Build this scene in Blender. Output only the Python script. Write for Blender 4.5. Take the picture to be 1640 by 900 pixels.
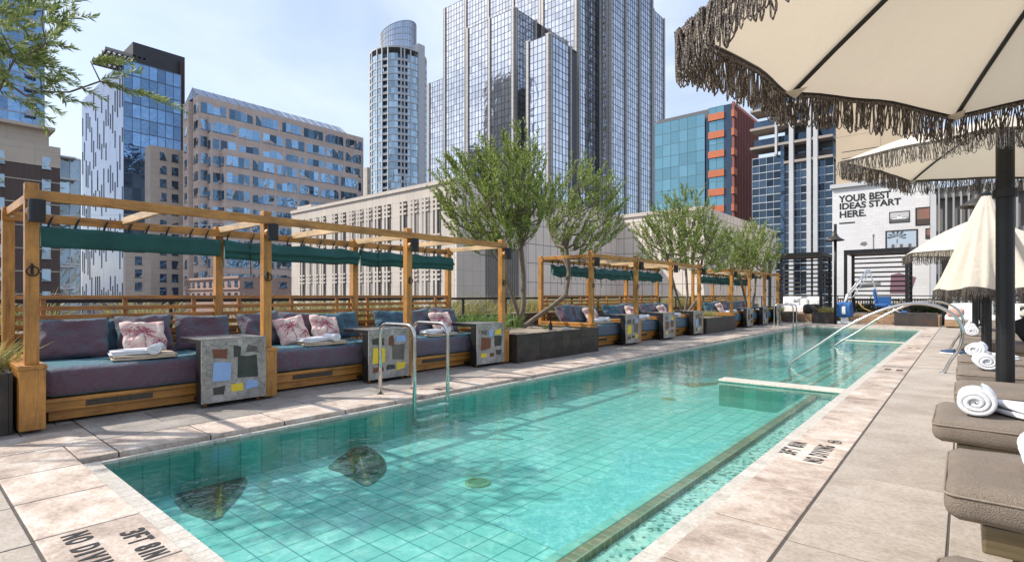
import bpy, math, random
from mathutils import Vector, Matrix, noise as mnoise
random.seed(7)
R=math.radians; S=bpy.context.scene; COL=S.collection
for o in list(bpy.data.objects): bpy.data.objects.remove(o)
# ---------------------------------------------------------------- camera, sky, sun, exposure
FP=851.; EYE=1.3; YAW=R(40.4); HV=473.
cam=bpy.data.cameras.new('camera'); co=bpy.data.objects.new('camera',cam); COL.objects.link(co)
co.location=(0,0,EYE); co.rotation_euler=(R(90),0,YAW)
cam.sensor_width=36; cam.lens=36*FP/1640; cam.shift_y=(HV-450)/1640.; cam.clip_start=.05; cam.clip_end=6000
S.camera=co
SUN=Vector((-.80,-.60,1.0)).normalized()
el=math.asin(SUN.z); az=math.atan2(SUN.x,SUN.y)
w=bpy.data.worlds.new('World'); S.world=w; w.use_nodes=True
nt=w.node_tree; nt.nodes.clear()
out=nt.nodes.new('ShaderNodeOutputWorld'); bg=nt.nodes.new('ShaderNodeBackground')
sky=nt.nodes.new('ShaderNodeTexSky'); sky.sky_type='NISHITA'; sky.sun_disc=False
sky.sun_elevation=el; sky.sun_rotation=az; sky.air_density=1.0; sky.dust_density=2.0; sky.ozone_density=1.5
tc=nt.nodes.new('ShaderNodeTexCoord'); mp=nt.nodes.new('ShaderNodeMapping'); mp.inputs['Scale'].default_value=(1.3,1.3,4.2); mp.inputs['Location'].default_value=(2.3,.7,.4)
nz=nt.nodes.new('ShaderNodeTexNoise'); nz.inputs['Scale'].default_value=1.5; nz.inputs['Detail'].default_value=7; nz.inputs['Roughness'].default_value=.55; nz.inputs['Distortion'].default_value=.6
cr=nt.nodes.new('ShaderNodeValToRGB'); cr.color_ramp.elements[0].position=.38; cr.color_ramp.elements[0].color=(.36,.36,.36,1); cr.color_ramp.elements[1].position=.68; cr.color_ramp.elements[1].color=(.92,.92,.92,1)
mx=nt.nodes.new('ShaderNodeMix'); mx.data_type='RGBA'
mx.inputs[7].default_value=(4.2,4.75,5.9,1)
L=nt.links.new
L(tc.outputs['Generated'],mp.inputs[0]); L(mp.outputs[0],nz.inputs[0]); L(nz.outputs[0],cr.inputs[0]); L(cr.outputs[0],mx.inputs[0]); L(sky.outputs[0],mx.inputs[6]); L(mx.outputs[2],bg.inputs[0]); L(bg.outputs[0],out.inputs[0])
bg.inputs[1].default_value=.145
sl=bpy.data.lights.new('sun','SUN'); sl.energy=3.7; sl.angle=R(.53); sl.color=(1,.95,.87)
so=bpy.data.objects.new('sun',sl); COL.objects.link(so); so.rotation_euler=SUN.to_track_quat('Z','Y').to_euler()
S.view_settings.view_transform='Standard'; S.view_settings.look='None'; S.view_settings.exposure=.58; S.view_settings.gamma=1
S.render.engine='CYCLES'
S.cycles.max_bounces=10; S.cycles.transparent_max_bounces=16; S.cycles.diffuse_bounces=4; S.cycles.glossy_bounces=4

# ---------------------------------------------------------------- pixel geometry (measuring the place)
SA,CA=math.sin(YAW),math.cos(YAW)
def atd(u,d): a=(u-820)/FP; return (d*(-SA+CA*a), d*(CA+SA*a))
def onx(u,X): a=(u-820)/FP; d=X/(-SA+CA*a); return d*(CA+SA*a),d
def ony(u,Y): a=(u-820)/FP; d=Y/(CA+SA*a); return d*(-SA+CA*a),d
def zat(v,d): return EYE-(v-HV)*d/FP

# ---------------------------------------------------------------- materials
MATS={}
def nodes(name):
    m=bpy.data.materials.new(name); m.use_nodes=True; t=m.node_tree
    return m,t,t.nodes['Principled BSDF'],t.nodes['Material Output']
def N(t,k,**kw):
    n=t.nodes.new(k)
    for a,b in kw.items():
        if a in n.inputs.keys(): n.inputs[a].default_value=b
        else: setattr(n,a,b)
    return n
def c4(c): return (c[0],c[1],c[2],1)
def coords(t,scale=(1,1,1),kind='Object',rot=(0,0,0)):
    a=N(t,'ShaderNodeTexCoord'); b=N(t,'ShaderNodeMapping'); b.inputs['Scale'].default_value=scale; b.inputs['Rotation'].default_value=rot
    t.links.new(a.outputs[kind],b.inputs[0]); return b.outputs[0]
def pm(name,c1,c2=None,scale=3,rough=.6,metal=0,bump=0,bscale=None,stretch=(1,1,1),island=0,detail=6,contrast=(.3,.7),c3=None,spec=None,coat=0,blotch=0):
    """principled with noise-mixed colours, per-island variation and bump"""
    m,t,p,o=nodes(name); l=t.links.new
    p.inputs['Roughness'].default_value=rough; p.inputs['Metallic'].default_value=metal
    if spec is not None: p.inputs['Specular IOR Level'].default_value=spec
    if coat: p.inputs['Coat Weight'].default_value=coat
    v=coords(t,stretch)
    c2=c2 or tuple(x*.8 for x in c1)
    n=N(t,'ShaderNodeTexNoise',Scale=scale,Detail=detail,Roughness=.6); l(v,n.inputs['Vector'])
    r=N(t,'ShaderNodeValToRGB'); r.color_ramp.elements[0].position=contrast[0]; r.color_ramp.elements[1].position=contrast[1]
    r.color_ramp.elements[0].color=c4(c1); r.color_ramp.elements[1].color=c4(c2)
    if c3: e=r.color_ramp.elements.new((contrast[0]+contrast[1])/2); e.color=c4(c3)
    l(n.outputs[0],r.inputs[0]); col=r.outputs[0]
    if blotch:
        nb=N(t,'ShaderNodeTexNoise',Scale=2.3,Detail=7,Roughness=.7); l(coords(t),nb.inputs['Vector']); hb=N(t,'ShaderNodeHueSaturation'); mb_=N(t,'ShaderNodeMapRange'); mb_.inputs['From Min'].default_value=.3; mb_.inputs['From Max'].default_value=.7; mb_.inputs['To Min'].default_value=1-blotch; mb_.inputs['To Max'].default_value=1+blotch
        l(nb.outputs[0],mb_.inputs[0]); l(mb_.outputs[0],hb.inputs['Value']); l(col,hb.inputs['Color']); col=hb.outputs[0]
    if island:
        g=N(t,'ShaderNodeNewGeometry'); h=N(t,'ShaderNodeHueSaturation'); mr=N(t,'ShaderNodeMapRange'); mr.inputs['To Min'].default_value=1-island; mr.inputs['To Max'].default_value=1+island
        l(g.outputs['Random Per Island'],mr.inputs[0]); l(mr.outputs[0],h.inputs['Value']); l(col,h.inputs['Color']); col=h.outputs[0]
    l(col,p.inputs['Base Color'])
    if bump:
        n2=N(t,'ShaderNodeTexNoise',Scale=bscale or scale*6,Detail=5); l(v,n2.inputs['Vector'])
        b=N(t,'ShaderNodeBump',Strength=bump,Distance=.01); l(n2.outputs[0],b.inputs['Height']); l(b.outputs[0],p.inputs['Normal'])
    MATS[name]=m; return m
def wood(name,axis,c1,c2,c3,rough=.45):
    s=[9,9,9]; s[axis]=.8
    return pm(name,c1,c2,2.2,rough,stretch=tuple(s),bump=.12,bscale=5,c3=c3,contrast=(.25,.75),island=.12,blotch=.38)
W1,W2,W3=(.33,.125,.020),(.14,.045,.008),(.46,.21,.042)
wz=wood('wood_vertical',2,W1,W2,W3); wy=wood('wood_along',1,W1,W2,W3); wx=wood('wood_across',0,W1,W2,W3)
paleW=wood('pale_rafter',0,(.52,.33,.16),(.36,.20,.08),(.60,.42,.23))
wscr=wood('screen_wood',1,(.30,.11,.022),(.15,.05,.010),(.42,.17,.036),.4)
blackm=pm('black_metal',(.012,.012,.013),(.022,.021,.02),8,.42,.3)
darksteel=pm('planter_steel',(.028,.024,.020),(.085,.062,.045),3.5,.45,.35,bump=.15,c3=(.045,.038,.032),blotch=.4)
rustst=pm('planter_rusty',(.045,.034,.026),(.10,.058,.035),2.5,.5,.3,bump=.1,c3=(.055,.05,.046))
steel=pm('polished_steel',(.62,.61,.58),(.5,.48,.44),6,.16,1.0)
white=pm('white_paint',(.78,.78,.77),(.7,.7,.69),5,.4)
towelw=pm('white_terry',(.84,.84,.85),(.72,.73,.76),25,.95,bump=.6,bscale=220)
towelb=pm('beige_terry',(.62,.50,.36),(.52,.41,.29),25,.95,bump=.6,bscale=220)
def fabric(name,face,graze,sc=500):
    m,t,p,o=nodes(name); l=t.links.new
    lw=N(t,'ShaderNodeLayerWeight',Blend=.35); mxx=N(t,'ShaderNodeMix'); mxx.data_type='RGBA'
    mxx.inputs[6].default_value=c4(face); mxx.inputs[7].default_value=c4(graze)
    v=coords(t); n=N(t,'ShaderNodeTexNoise',Scale=7,Detail=4); l(v,n.inputs['Vector'])
    ad=N(t,'ShaderNodeMath',operation='ADD'); mr=N(t,'ShaderNodeMapRange'); mr.inputs['To Min'].default_value=-.28; mr.inputs['To Max'].default_value=.28
    l(n.outputs[0],mr.inputs[0]); l(lw.outputs['Facing'],ad.inputs[0]); l(mr.outputs[0],ad.inputs[1]); ad.use_clamp=True
    l(ad.outputs[0],mxx.inputs[0]); l(mxx.outputs[2],p.inputs['Base Color'])
    n2=N(t,'ShaderNodeTexNoise',Scale=sc,Detail=2); n2b=N(t,'ShaderNodeTexNoise',Scale=9,Detail=5,Distortion=1.2); l(v,n2b.inputs['Vector']); l(v,n2.inputs['Vector'])
    m2=N(t,'ShaderNodeMath',operation='MULTIPLY_ADD'); m2.inputs[1].default_value=6; l(n2b.outputs[0],m2.inputs[0]); l(n2.outputs[0],m2.inputs[2])
    b=N(t,'ShaderNodeBump',Strength=.8,Distance=.009); l(m2.outputs[0],b.inputs['Height']); l(b.outputs[0],p.inputs['Normal'])
    p.inputs['Roughness'].default_value=.7; p.inputs['Sheen Weight'].default_value=.5; p.inputs['Sheen Tint'].default_value=c4(graze); p.inputs['Sheen Roughness'].default_value=.4
    return m
shot=fabric('shot_fabric',(.15,.082,.105),(.055,.20,.245))
shotteal=fabric('shot_teal',(.06,.10,.14),(.05,.20,.25))
tealcloth=pm('teal_canvas',(.012,.095,.082),(.008,.06,.055),4,.75,bump=.3,bscale=14)
taupe=pm('taupe_mesh',(.235,.19,.15),(.165,.133,.105),90,.9,bump=.8,bscale=180,blotch=.16)
bronze=pm('bronze_frame',(.22,.175,.10),(.15,.12,.07),3,.4,.5,stretch=(1,1,14),bump=.1)
def canvasmat():
    m,t,p,o=nodes('cream_canvas'); l=t.links.new
    p.inputs['Base Color'].default_value=(.74,.64,.50,1); p.inputs['Roughness'].default_value=.85
    v=coords(t); n=N(t,'ShaderNodeTexNoise',Scale=3.,Detail=5,Distortion=.8); l(v,n.inputs['Vector'])
    b=N(t,'ShaderNodeBump',Strength=.6,Distance=.05); l(n.outputs[0],b.inputs['Height']); l(b.outputs[0],p.inputs['Normal'])
    n3=N(t,'ShaderNodeTexNoise',Scale=2.,Detail=6); l(v,n3.inputs['Vector']); r=N(t,'ShaderNodeValToRGB'); r.color_ramp.elements[0].color=(.62,.54,.43,1); r.color_ramp.elements[1].color=(.78,.71,.60,1); l(n3.outputs[0],r.inputs[0]); l(r.outputs[0],p.inputs['Base Color'])
    tr=N(t,'ShaderNodeBsdfTranslucent'); tr.inputs[0].default_value=(.76,.65,.50,1); ms=N(t,'ShaderNodeMixShader'); ms.inputs[0].default_value=.28
    l(p.outputs[0],ms.inputs[1]); l(tr.outputs[0],ms.inputs[2]); l(ms.outputs[0],o.inputs[0]); return m
canvas=canvasmat()
fringem=pm('fringe_cord',(.045,.034,.026),(.33,.285,.245),240,.9,detail=2,contrast=(.50,.62))
def stonemat(name,a,b,c,scale=1.6,island=.12,rough=.72):
    m,t,p,o=nodes(name); l=t.links.new
    v=coords(t,(1,1.25,1)); n=N(t,'ShaderNodeTexNoise',Scale=scale,Detail=10,Roughness=.7,Distortion=.25); l(v,n.inputs['Vector'])
    g=N(t,'ShaderNodeNewGeometry'); ad=N(t,'ShaderNodeVectorMath',operation='ADD'); sc=N(t,'ShaderNodeMath',operation='MULTIPLY'); sc.inputs[1].default_value=40; l(g.outputs['Random Per Island'],sc.inputs[0]); l(v,ad.inputs[0]); l(sc.outputs[0],ad.inputs[1]); l(ad.outputs[0],n.inputs['Vector'])
    r=N(t,'ShaderNodeValToRGB'); e=r.color_ramp.elements; e[0].position=.34; e[0].color=c4(a); e[1].position=.64; e[1].color=c4(c); x=e.new(.5); x.color=c4(b)
    l(n.outputs[0],r.inputs[0])
    n2=N(t,'ShaderNodeTexNoise',Scale=35,Detail=6,Roughness=.7); l(v,n2.inputs['Vector']); r2=N(t,'ShaderNodeValToRGB'); r2.color_ramp.elements[0].position=.33; r2.color_ramp.elements[0].color=(.66,.61,.56,1); r2.color_ramp.elements[1].position=.56; r2.color_ramp.elements[1].color=(1,1,1,1); l(n2.outputs[0],r2.inputs[0])
    mu=N(t,'ShaderNodeMix'); mu.data_type='RGBA'; mu.blend_type='MULTIPLY'; mu.inputs[0].default_value=.8; l(r.outputs[0],mu.inputs[6]); l(r2.outputs[0],mu.inputs[7])
    h=N(t,'ShaderNodeHueSaturation'); mr=N(t,'ShaderNodeMapRange'); mr.inputs['To Min'].default_value=1-island; mr.inputs['To Max'].default_value=1+island
    l(g.outputs['Random Per Island'],mr.inputs[0]); l(mr.outputs[0],h.inputs['Value']); l(mu.outputs[2],h.inputs['Color']); l(h.outputs[0],p.inputs['Base Color'])
    b=N(t,'ShaderNodeBump',Strength=.35,Distance=.004); l(n2.outputs[0],b.inputs['Height']); l(b.outputs[0],p.inputs['Normal']); p.inputs['Roughness'].default_value=rough
    return m
travert=stonemat('travertine',(.27,.205,.165),(.50,.405,.33),(.62,.56,.49),2.6,.12)
paver=stonemat('paver',(.34,.285,.23),(.42,.36,.30),(.48,.42,.355),2.2,.10)
greypav=stonemat('grey_paver_shaded',(.22,.19,.165),(.29,.26,.23),(.37,.335,.295),1.6,.14)  # grey stone, darkened further to carry the pergola's shade
bandm=stonemat('white_tile_band',(.48,.44,.37),(.56,.52,.45),(.62,.58,.52),3,.05,.4)
def tilem(name,base,grout,tw,th,vert=None,var=.12):
    m,t,p,o=nodes(name); l=t.links.new
    tcn=N(t,'ShaderNodeTexCoord'); sx=N(t,'ShaderNodeSeparateXYZ'); cb=N(t,'ShaderNodeCombineXYZ'); l(tcn.outputs['Object'],sx.inputs[0])
    if vert=='x': l(sx.outputs['Y'],cb.inputs[0]); l(sx.outputs['Z'],cb.inputs[1])
    elif vert=='y': l(sx.outputs['X'],cb.inputs[0]); l(sx.outputs['Z'],cb.inputs[1])
    else: l(sx.outputs['X'],cb.inputs[0]); l(sx.outputs['Y'],cb.inputs[1])
    bt=N(t,'ShaderNodeTexBrick'); bt.offset=0; bt.inputs['Scale'].default_value=1; bt.inputs['Mortar Size'].default_value=.006; bt.inputs['Brick Width'].default_value=tw; bt.inputs['Row Height'].default_value=th
    bt.inputs['Color1'].default_value=c4(base); bt.inputs['Color2'].default_value=c4(tuple(x*(1-var) for x in base)); bt.inputs['Mortar'].default_value=c4(grout)
    l(cb.outputs[0],bt.inputs['Vector']); n=N(t,'ShaderNodeTexNoise',Scale=1.5,Detail=5); l(tcn.outputs['Object'],n.inputs['Vector'])
    hs=N(t,'ShaderNodeHueSaturation'); mr=N(t,'ShaderNodeMapRange'); mr.inputs['To Min'].default_value=.8; mr.inputs['To Max'].default_value=1.2; l(n.outputs[0],mr.inputs[0]); l(mr.outputs[0],hs.inputs['Value']); l(bt.outputs[0],hs.inputs['Color']); l(hs.outputs[0],p.inputs['Base Color'])
    p.inputs['Roughness'].default_value=.35
    return m
TB=(.42,.76,.68); TG=(.07,.28,.28)
tfloor=tilem('pool_floor_tile',TB,TG,.2,.2); twx=tilem('pool_side_tile',(.16,.64,.55),(.05,.34,.31),.2,.6,'x',.25); twy=tilem('pool_end_tile',(.14,.55,.49),(.08,.36,.33),.2,.6,'y')
tbrown=tilem('brown_tile',(.40,.26,.15),(.52,.44,.32),.2,.075); tstep=tilem('step_tile',(.40,.66,.55),(.2,.42,.38),.2,.2)
def speck(name,cols,scale,rough=.4):
    m,t,p,o=nodes(name); l=t.links.new; v=coords(t); vo=N(t,'ShaderNodeTexVoronoi',Scale=scale); l(v,vo.inputs['Vector'])
    sx=N(t,'ShaderNodeSeparateColor'); l(vo.outputs['Color'],sx.inputs[0]); r=N(t,'ShaderNodeValToRGB'); r.color_ramp.interpolation='CONSTANT'; e=r.color_ramp.elements
    while len(e)<len(cols): e.new(.5)
    for i,c in enumerate(cols): e[i].position=i/len(cols); e[i].color=c4(c)
    l(sx.outputs[0],r.inputs[0]); l(r.outputs[0],p.inputs['Base Color']); p.inputs['Roughness'].default_value=rough; return m
leafm=speck('green_glass_mosaic',[(.015,.06,.03),(.05,.10,.03),(.03,.03,.02),(.10,.15,.06),(.01,.04,.03)],45)
stemm=speck('golden_mosaic',[(.25,.20,.05),(.16,.15,.04),(.3,.28,.1)],45)
ledgem=speck('pebble_mosaic',[(.58,.76,.66),(.66,.82,.72),(.46,.64,.56),(.14,.24,.20),(.62,.78,.68)],38)
bluespeck=speck('blue_speckle',[(.34,.68,.63),(.30,.62,.60),(.24,.55,.56),(.38,.72,.66)],45)
def watermat():
    m,t,p,o=nodes('pool_water'); t.nodes.remove(p); l=t.links.new
    v=coords(t)
    n1=N(t,'ShaderNodeTexNoise',Scale=2.2,Detail=3,Distortion=.4); n2=N(t,'ShaderNodeTexNoise',Scale=11,Detail=3,Distortion=.6); l(v,n1.inputs['Vector']); l(v,n2.inputs['Vector'])
    mm=N(t,'ShaderNodeMath',operation='MULTIPLY_ADD'); mm.inputs[1].default_value=.22; l(n2.outputs[0],mm.inputs[0]); l(n1.outputs[0],mm.inputs[2])
    b=N(t,'ShaderNodeBump',Strength=.32,Distance=.035); l(mm.outputs[0],b.inputs['Height'])
    fr=N(t,'ShaderNodeFresnel',IOR=1.333); l(b.outputs[0],fr.inputs['Normal'])
    gl=N(t,'ShaderNodeBsdfGlossy',Roughness=.015); l(b.outputs[0],gl.inputs['Normal'])
    # caustic net painted into the water's tint: pale cell edges, darker cells
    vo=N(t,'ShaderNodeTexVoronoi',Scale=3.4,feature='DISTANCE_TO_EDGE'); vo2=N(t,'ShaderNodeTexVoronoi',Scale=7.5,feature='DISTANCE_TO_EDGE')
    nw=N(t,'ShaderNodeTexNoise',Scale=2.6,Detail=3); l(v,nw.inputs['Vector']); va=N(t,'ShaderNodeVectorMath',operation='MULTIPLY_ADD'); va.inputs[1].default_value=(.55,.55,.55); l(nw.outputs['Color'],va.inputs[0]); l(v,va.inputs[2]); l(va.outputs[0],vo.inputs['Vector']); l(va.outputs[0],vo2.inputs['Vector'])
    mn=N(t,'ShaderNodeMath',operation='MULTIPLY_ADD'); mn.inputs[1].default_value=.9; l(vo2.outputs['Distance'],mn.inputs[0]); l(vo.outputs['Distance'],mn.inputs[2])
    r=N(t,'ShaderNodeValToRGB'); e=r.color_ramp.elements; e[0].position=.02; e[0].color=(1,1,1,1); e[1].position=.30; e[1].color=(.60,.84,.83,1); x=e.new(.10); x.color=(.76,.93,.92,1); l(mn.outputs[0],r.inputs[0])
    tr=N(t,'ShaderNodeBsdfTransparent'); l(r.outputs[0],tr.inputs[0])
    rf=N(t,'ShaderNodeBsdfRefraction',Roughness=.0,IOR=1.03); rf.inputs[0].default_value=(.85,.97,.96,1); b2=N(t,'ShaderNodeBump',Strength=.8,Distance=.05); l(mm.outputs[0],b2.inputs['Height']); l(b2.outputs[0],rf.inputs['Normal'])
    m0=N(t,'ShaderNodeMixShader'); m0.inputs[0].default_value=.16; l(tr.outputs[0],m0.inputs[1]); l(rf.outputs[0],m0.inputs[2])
    ms=N(t,'ShaderNodeMixShader'); l(fr.outputs[0],ms.inputs[0]); l(m0.outputs[0],ms.inputs[1]); l(gl.outputs[0],ms.inputs[2]); l(ms.outputs[0],o.inputs[0]); return m
water=watermat()
def glassm(name,c,rough=.04,metal=.75,wob=.12,island=.25,ws=.25,c2=None):
    m,t,p,o=nodes(name); l=t.links.new
    p.inputs['Metallic'].default_value=metal; p.inputs['Roughness'].default_value=rough
    g=N(t,'ShaderNodeNewGeometry'); r=N(t,'ShaderNodeMix'); r.data_type='RGBA'; r.inputs[6].default_value=c4(tuple(x*(1-island) for x in c)); r.inputs[7].default_value=c4(c2 or tuple(min(1,x*(1+island)) for x in c))
    l(g.outputs['Random Per Island'],r.inputs[0]); l(r.outputs[2],p.inputs['Base Color'])
    v=coords(t); n=N(t,'ShaderNodeTexNoise',Scale=ws,Detail=2,Distortion=1.5); l(v,n.inputs['Vector']); b=N(t,'ShaderNodeBump',Strength=wob,Distance=1.0); l(n.outputs[0],b.inputs['Height']); l(b.outputs[0],p.inputs['Normal'])
    return m
gFrost=glassm('silver_glass',(.58,.61,.65),.06,.85,.04,.18); gBlue=glassm('blue_glass',(.17,.28,.42),.03,.85,.2,.35); gSky=glassm('sky_glass',(.42,.50,.62),.05,.9,.10,.06)
gTeal=glassm('teal_glass',(.16,.31,.36),.10,.72,.05,.14); gDark=glassm('dark_glass',(.06,.10,.15),.05,.6,.4,.5,.4); gWin=glassm('window_glass',(.16,.26,.36),.05,.8,.12,.75,.5); gNavy=glassm('navy_glass',(.05,.075,.105),.05,.7,.12,.6)
gPale=glassm('pale_glass',(.30,.38,.44),.08,.6,.3,.4)
def facade(name,c,gx=0,gz=0,rough=.75,mort=None,ms=.02,brk=0):
    """masonry cladding with panel joints; gx,gz panel size in metres"""
    m,t,p,o=nodes(name); l=t.links.new; p.inputs['Roughness'].default_value=rough
    tcn=N(t,'ShaderNodeTexCoord'); n=N(t,'ShaderNodeTexNoise',Scale=.35,Detail=8,Roughness=.65); l(tcn.outputs['Object'],n.inputs['Vector'])
    hs=N(t,'ShaderNodeHueSaturation'); mr=N(t,'ShaderNodeMapRange'); mr.inputs['To Min'].default_value=.8; mr.inputs['To Max'].default_value=1.2; l(n.outputs[0],mr.inputs[0]); l(mr.outputs[0],hs.inputs['Value'])
    if gx:
        sx=N(t,'ShaderNodeSeparateXYZ'); l(tcn.outputs['Object'],sx.inputs[0]); ad=N(t,'ShaderNodeMath',operation='ADD'); l(sx.outputs[0],ad.inputs[0]); l(sx.outputs[1],ad.inputs[1]); cb=N(t,'ShaderNodeCombineXYZ'); l(ad.outputs[0],cb.inputs[0]); l(sx.outputs[2],cb.inputs[1])
        bt=N(t,'ShaderNodeTexBrick'); bt.offset=brk; bt.inputs['Scale'].default_value=1; bt.inputs['Mortar Size'].default_value=ms; bt.inputs['Mortar Smooth'].default_value=.1; bt.inputs['Brick Width'].default_value=gx; bt.inputs['Row Height'].default_value=gz
        bt.inputs['Color1'].default_value=c4(c); bt.inputs['Color2'].default_value=c4(tuple(x*.93 for x in c)); bt.inputs['Mortar'].default_value=c4(mort or tuple(x*.5 for x in c)); l(cb.outputs[0],bt.inputs['Vector']); l(bt.outputs[0],hs.inputs['Color'])
    else: hs.inputs['Color'].default_value=c4(c)
    l(hs.outputs[0],p.inputs['Base Color']); return m
def leafmat(name,a,b,c):
    m,t,p,o=nodes(name); l=t.links.new; g=N(t,'ShaderNodeNewGeometry'); r=N(t,'ShaderNodeValToRGB'); e=r.color_ramp.elements; e[0].color=c4(a); e[1].color=c4(c); x=e.new(.5); x.color=c4(b)
    l(g.outputs['Random Per Island'],r.inputs[0]); l(r.outputs[0],p.inputs['Base Color']); p.inputs['Roughness'].default_value=.5
    tr=N(t,'ShaderNodeBsdfTranslucent'); l(r.outputs[0],tr.inputs[0]); ms=N(t,'ShaderNodeMixShader'); ms.inputs[0].default_value=.35; l(p.outputs[0],ms.inputs[1]); l(tr.outputs[0],ms.inputs[2]); l(ms.outputs[0],o.inputs[0]); return m
leaves=leafmat('olive_leaves',(.08,.12,.03),(.20,.26,.055),(.40,.45,.11))
leaves2=leafmat('needle_leaves',(.10,.15,.045),(.22,.29,.08),(.42,.45,.16))
bark=pm('pale_bark',(.20,.155,.11),(.11,.085,.06),12,.85,bump=.6,bscale=40)
grassm=leafmat('dry_grass',(.20,.22,.06),(.34,.30,.10),(.45,.38,.18)); greenm=leafmat('green_tuft',(.08,.16,.03),(.15,.25,.05),(.24,.34,.08))
gravel=pm('gravel',(.36,.29,.21),(.22,.17,.12),45,.95,bump=.8,bscale=60)
def vcol(name,rough=.8,bump=0):
    m,t,p,o=nodes(name); a=N(t,'ShaderNodeVertexColor'); a.layer_name='Col'; t.links.new(a.outputs[0],p.inputs['Base Color']); p.inputs['Roughness'].default_value=rough
    if bump:
        n=N(t,'ShaderNodeTexNoise',Scale=9,Detail=5); t.links.new(coords(t),n.inputs['Vector']); b=N(t,'ShaderNodeBump',Strength=bump,Distance=.01); t.links.new(n.outputs[0],b.inputs['Height']); t.links.new(b.outputs[0],p.inputs['Normal'])
    return m
printm=vcol('printed_cotton',.85,.5); picm=vcol('painted_wall',.7)
def flat(name,c,rough=.6,metal=0): return pm(name,c,tuple(x*.88 for x in c),6,rough,metal)
blackpaint=flat('black_marking',(.02,.018,.018),.7)

# ---------------------------------------------------------------- mesh builder
class MB:
    def __init__(s): s.v=[]; s.f=[]
    def add(s,vs,fs):
        b=len(s.v); s.v+= [tuple(x) for x in vs]; s.f+=[tuple(b+i for i in f) for f in fs]; return s
    def box(s,x0,x1,y0,y1,z0,z1):
        if x0>x1:x0,x1=x1,x0
        if y0>y1:y0,y1=y1,y0
        if z0>z1:z0,z1=z1,z0
        return s.add([(x0,y0,z0),(x1,y0,z0),(x1,y1,z0),(x0,y1,z0),(x0,y0,z1),(x1,y0,z1),(x1,y1,z1),(x0,y1,z1)],[(0,3,2,1),(4,5,6,7),(0,1,5,4),(1,2,6,5),(2,3,7,6),(3,0,4,7)])
    def tube(s,pts,r,n=8,cap=True):
        pts=[Vector(p) for p in pts]; rs=r if isinstance(r,(list,tuple)) else [r]*len(pts); b=len(s.v); up=None
        for i,p in enumerate(pts):
            d=(pts[min(i+1,len(pts)-1)]-pts[max(i-1,0)]);
            if d.length<1e-9: d=Vector((0,0,1))
            d.normalize()
            if up is None: up=d.orthogonal().normalized()
            else:
                up=up-d*up.dot(d); up=up.normalized() if up.length>1e-6 else d.orthogonal().normalized()
            q=d.cross(up)
            for k in range(n):
                a=2*math.pi*k/n; s.v.append(tuple(p+(up*math.cos(a)+q*math.sin(a))*rs[i]))
        for i in range(len(pts)-1):
            for k in range(n): s.f.append((b+i*n+k,b+i*n+(k+1)%n,b+(i+1)*n+(k+1)%n,b+(i+1)*n+k))
        if cap: s.f.append(tuple(b+k for k in reversed(range(n)))); s.f.append(tuple(b+(len(pts)-1)*n+k for k in range(n)))
        return s
    def lathe(s,c,prof,n=20):
        b=len(s.v)
        for r,z in prof:
            for k in range(n): a=2*math.pi*k/n; s.v.append((c[0]+r*math.cos(a),c[1]+r*math.sin(a),c[2]+z))
        for i in range(len(prof)-1):
            for k in range(n): s.f.append((b+i*n+k,b+i*n+(k+1)%n,b+(i+1)*n+(k+1)%n,b+(i+1)*n+k))
        return s
    def prism(s,poly,h,plane='z'):
        """poly points 3d, extruded by vector h"""
        n=len(poly); h=Vector(h); vs=[Vector(p) for p in poly]; vs+= [p+h for p in vs]
        return s.add(vs,[tuple(reversed(range(n))),tuple(range(n,2*n))]+[(i,(i+1)%n,n+(i+1)%n,n+i) for i in range(n)])
    def fb(s,fr,a0,a1,z0,z1,d0,d1):
        o,u,n=fr; P=lambda a,z,d:(o[0]+u[0]*a+n[0]*d,o[1]+u[1]*a+n[1]*d,z)
        return s.add([P(a0,z0,d0),P(a1,z0,d0),P(a1,z0,d1),P(a0,z0,d1),P(a0,z1,d0),P(a1,z1,d0),P(a1,z1,d1),P(a0,z1,d1)],[(0,1,2,3),(4,7,6,5),(0,4,5,1),(1,5,6,2),(2,6,7,3),(3,7,4,0)])
    def pane(s,fr,a0,a1,z0,z1,d,j=.004):
        o,u,n=fr; P=lambda a,z,dd:(o[0]+u[0]*a+n[0]*dd,o[1]+u[1]*a+n[1]*dd,z)
        t1=random.gauss(0,j)*(a1-a0)/2; t2=random.gauss(0,j)*(z1-z0)/2
        return s.add([P(a0,z0,d-t1-t2),P(a1,z0,d+t1-t2),P(a1,z1,d+t1+t2),P(a0,z1,d-t1+t2)],[(0,1,2,3)])
    def build(s,name,mat,parent=None,loc=None,smooth=False,bevel=0,kind=None,cols=None,solid=0):
        m=bpy.data.meshes.new(name); m.from_pydata(s.v,[],s.f); m.materials.append(mat)
        if cols:
            ca=m.color_attributes.new('Col','FLOAT_COLOR','POINT')
            for i,c in enumerate(cols): ca.data[i].color=c4(c)
        m.validate(); 
        if smooth:
            for p in m.polygons: p.use_smooth=True
        o=bpy.data.objects.new(name,m); COL.objects.link(o)
        if parent: o.parent=parent
        if loc: o.location=loc
        if bevel: b=o.modifiers.new('bevel','BEVEL'); b.width=bevel; b.segments=2; b.limit_method='ANGLE'; b.angle_limit=R(40)
        if solid: b=o.modifiers.new('solid','SOLIDIFY'); b.thickness=solid
        if kind: o['kind']=kind
        return o
def tag(o,label,cat,group=None,kind=None):
    o['label']=label; o['category']=cat
    if group: o['group']=group
    if kind: o['kind']=kind
    return o
def thing(name,label,cat,loc=(0,0,0),group=None,rz=0):
    o=bpy.data.objects.new(name,None); COL.objects.link(o); o.location=loc; o.rotation_euler=(0,0,rz); o.empty_display_size=.1
    return tag(o,label,cat,group)
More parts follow.
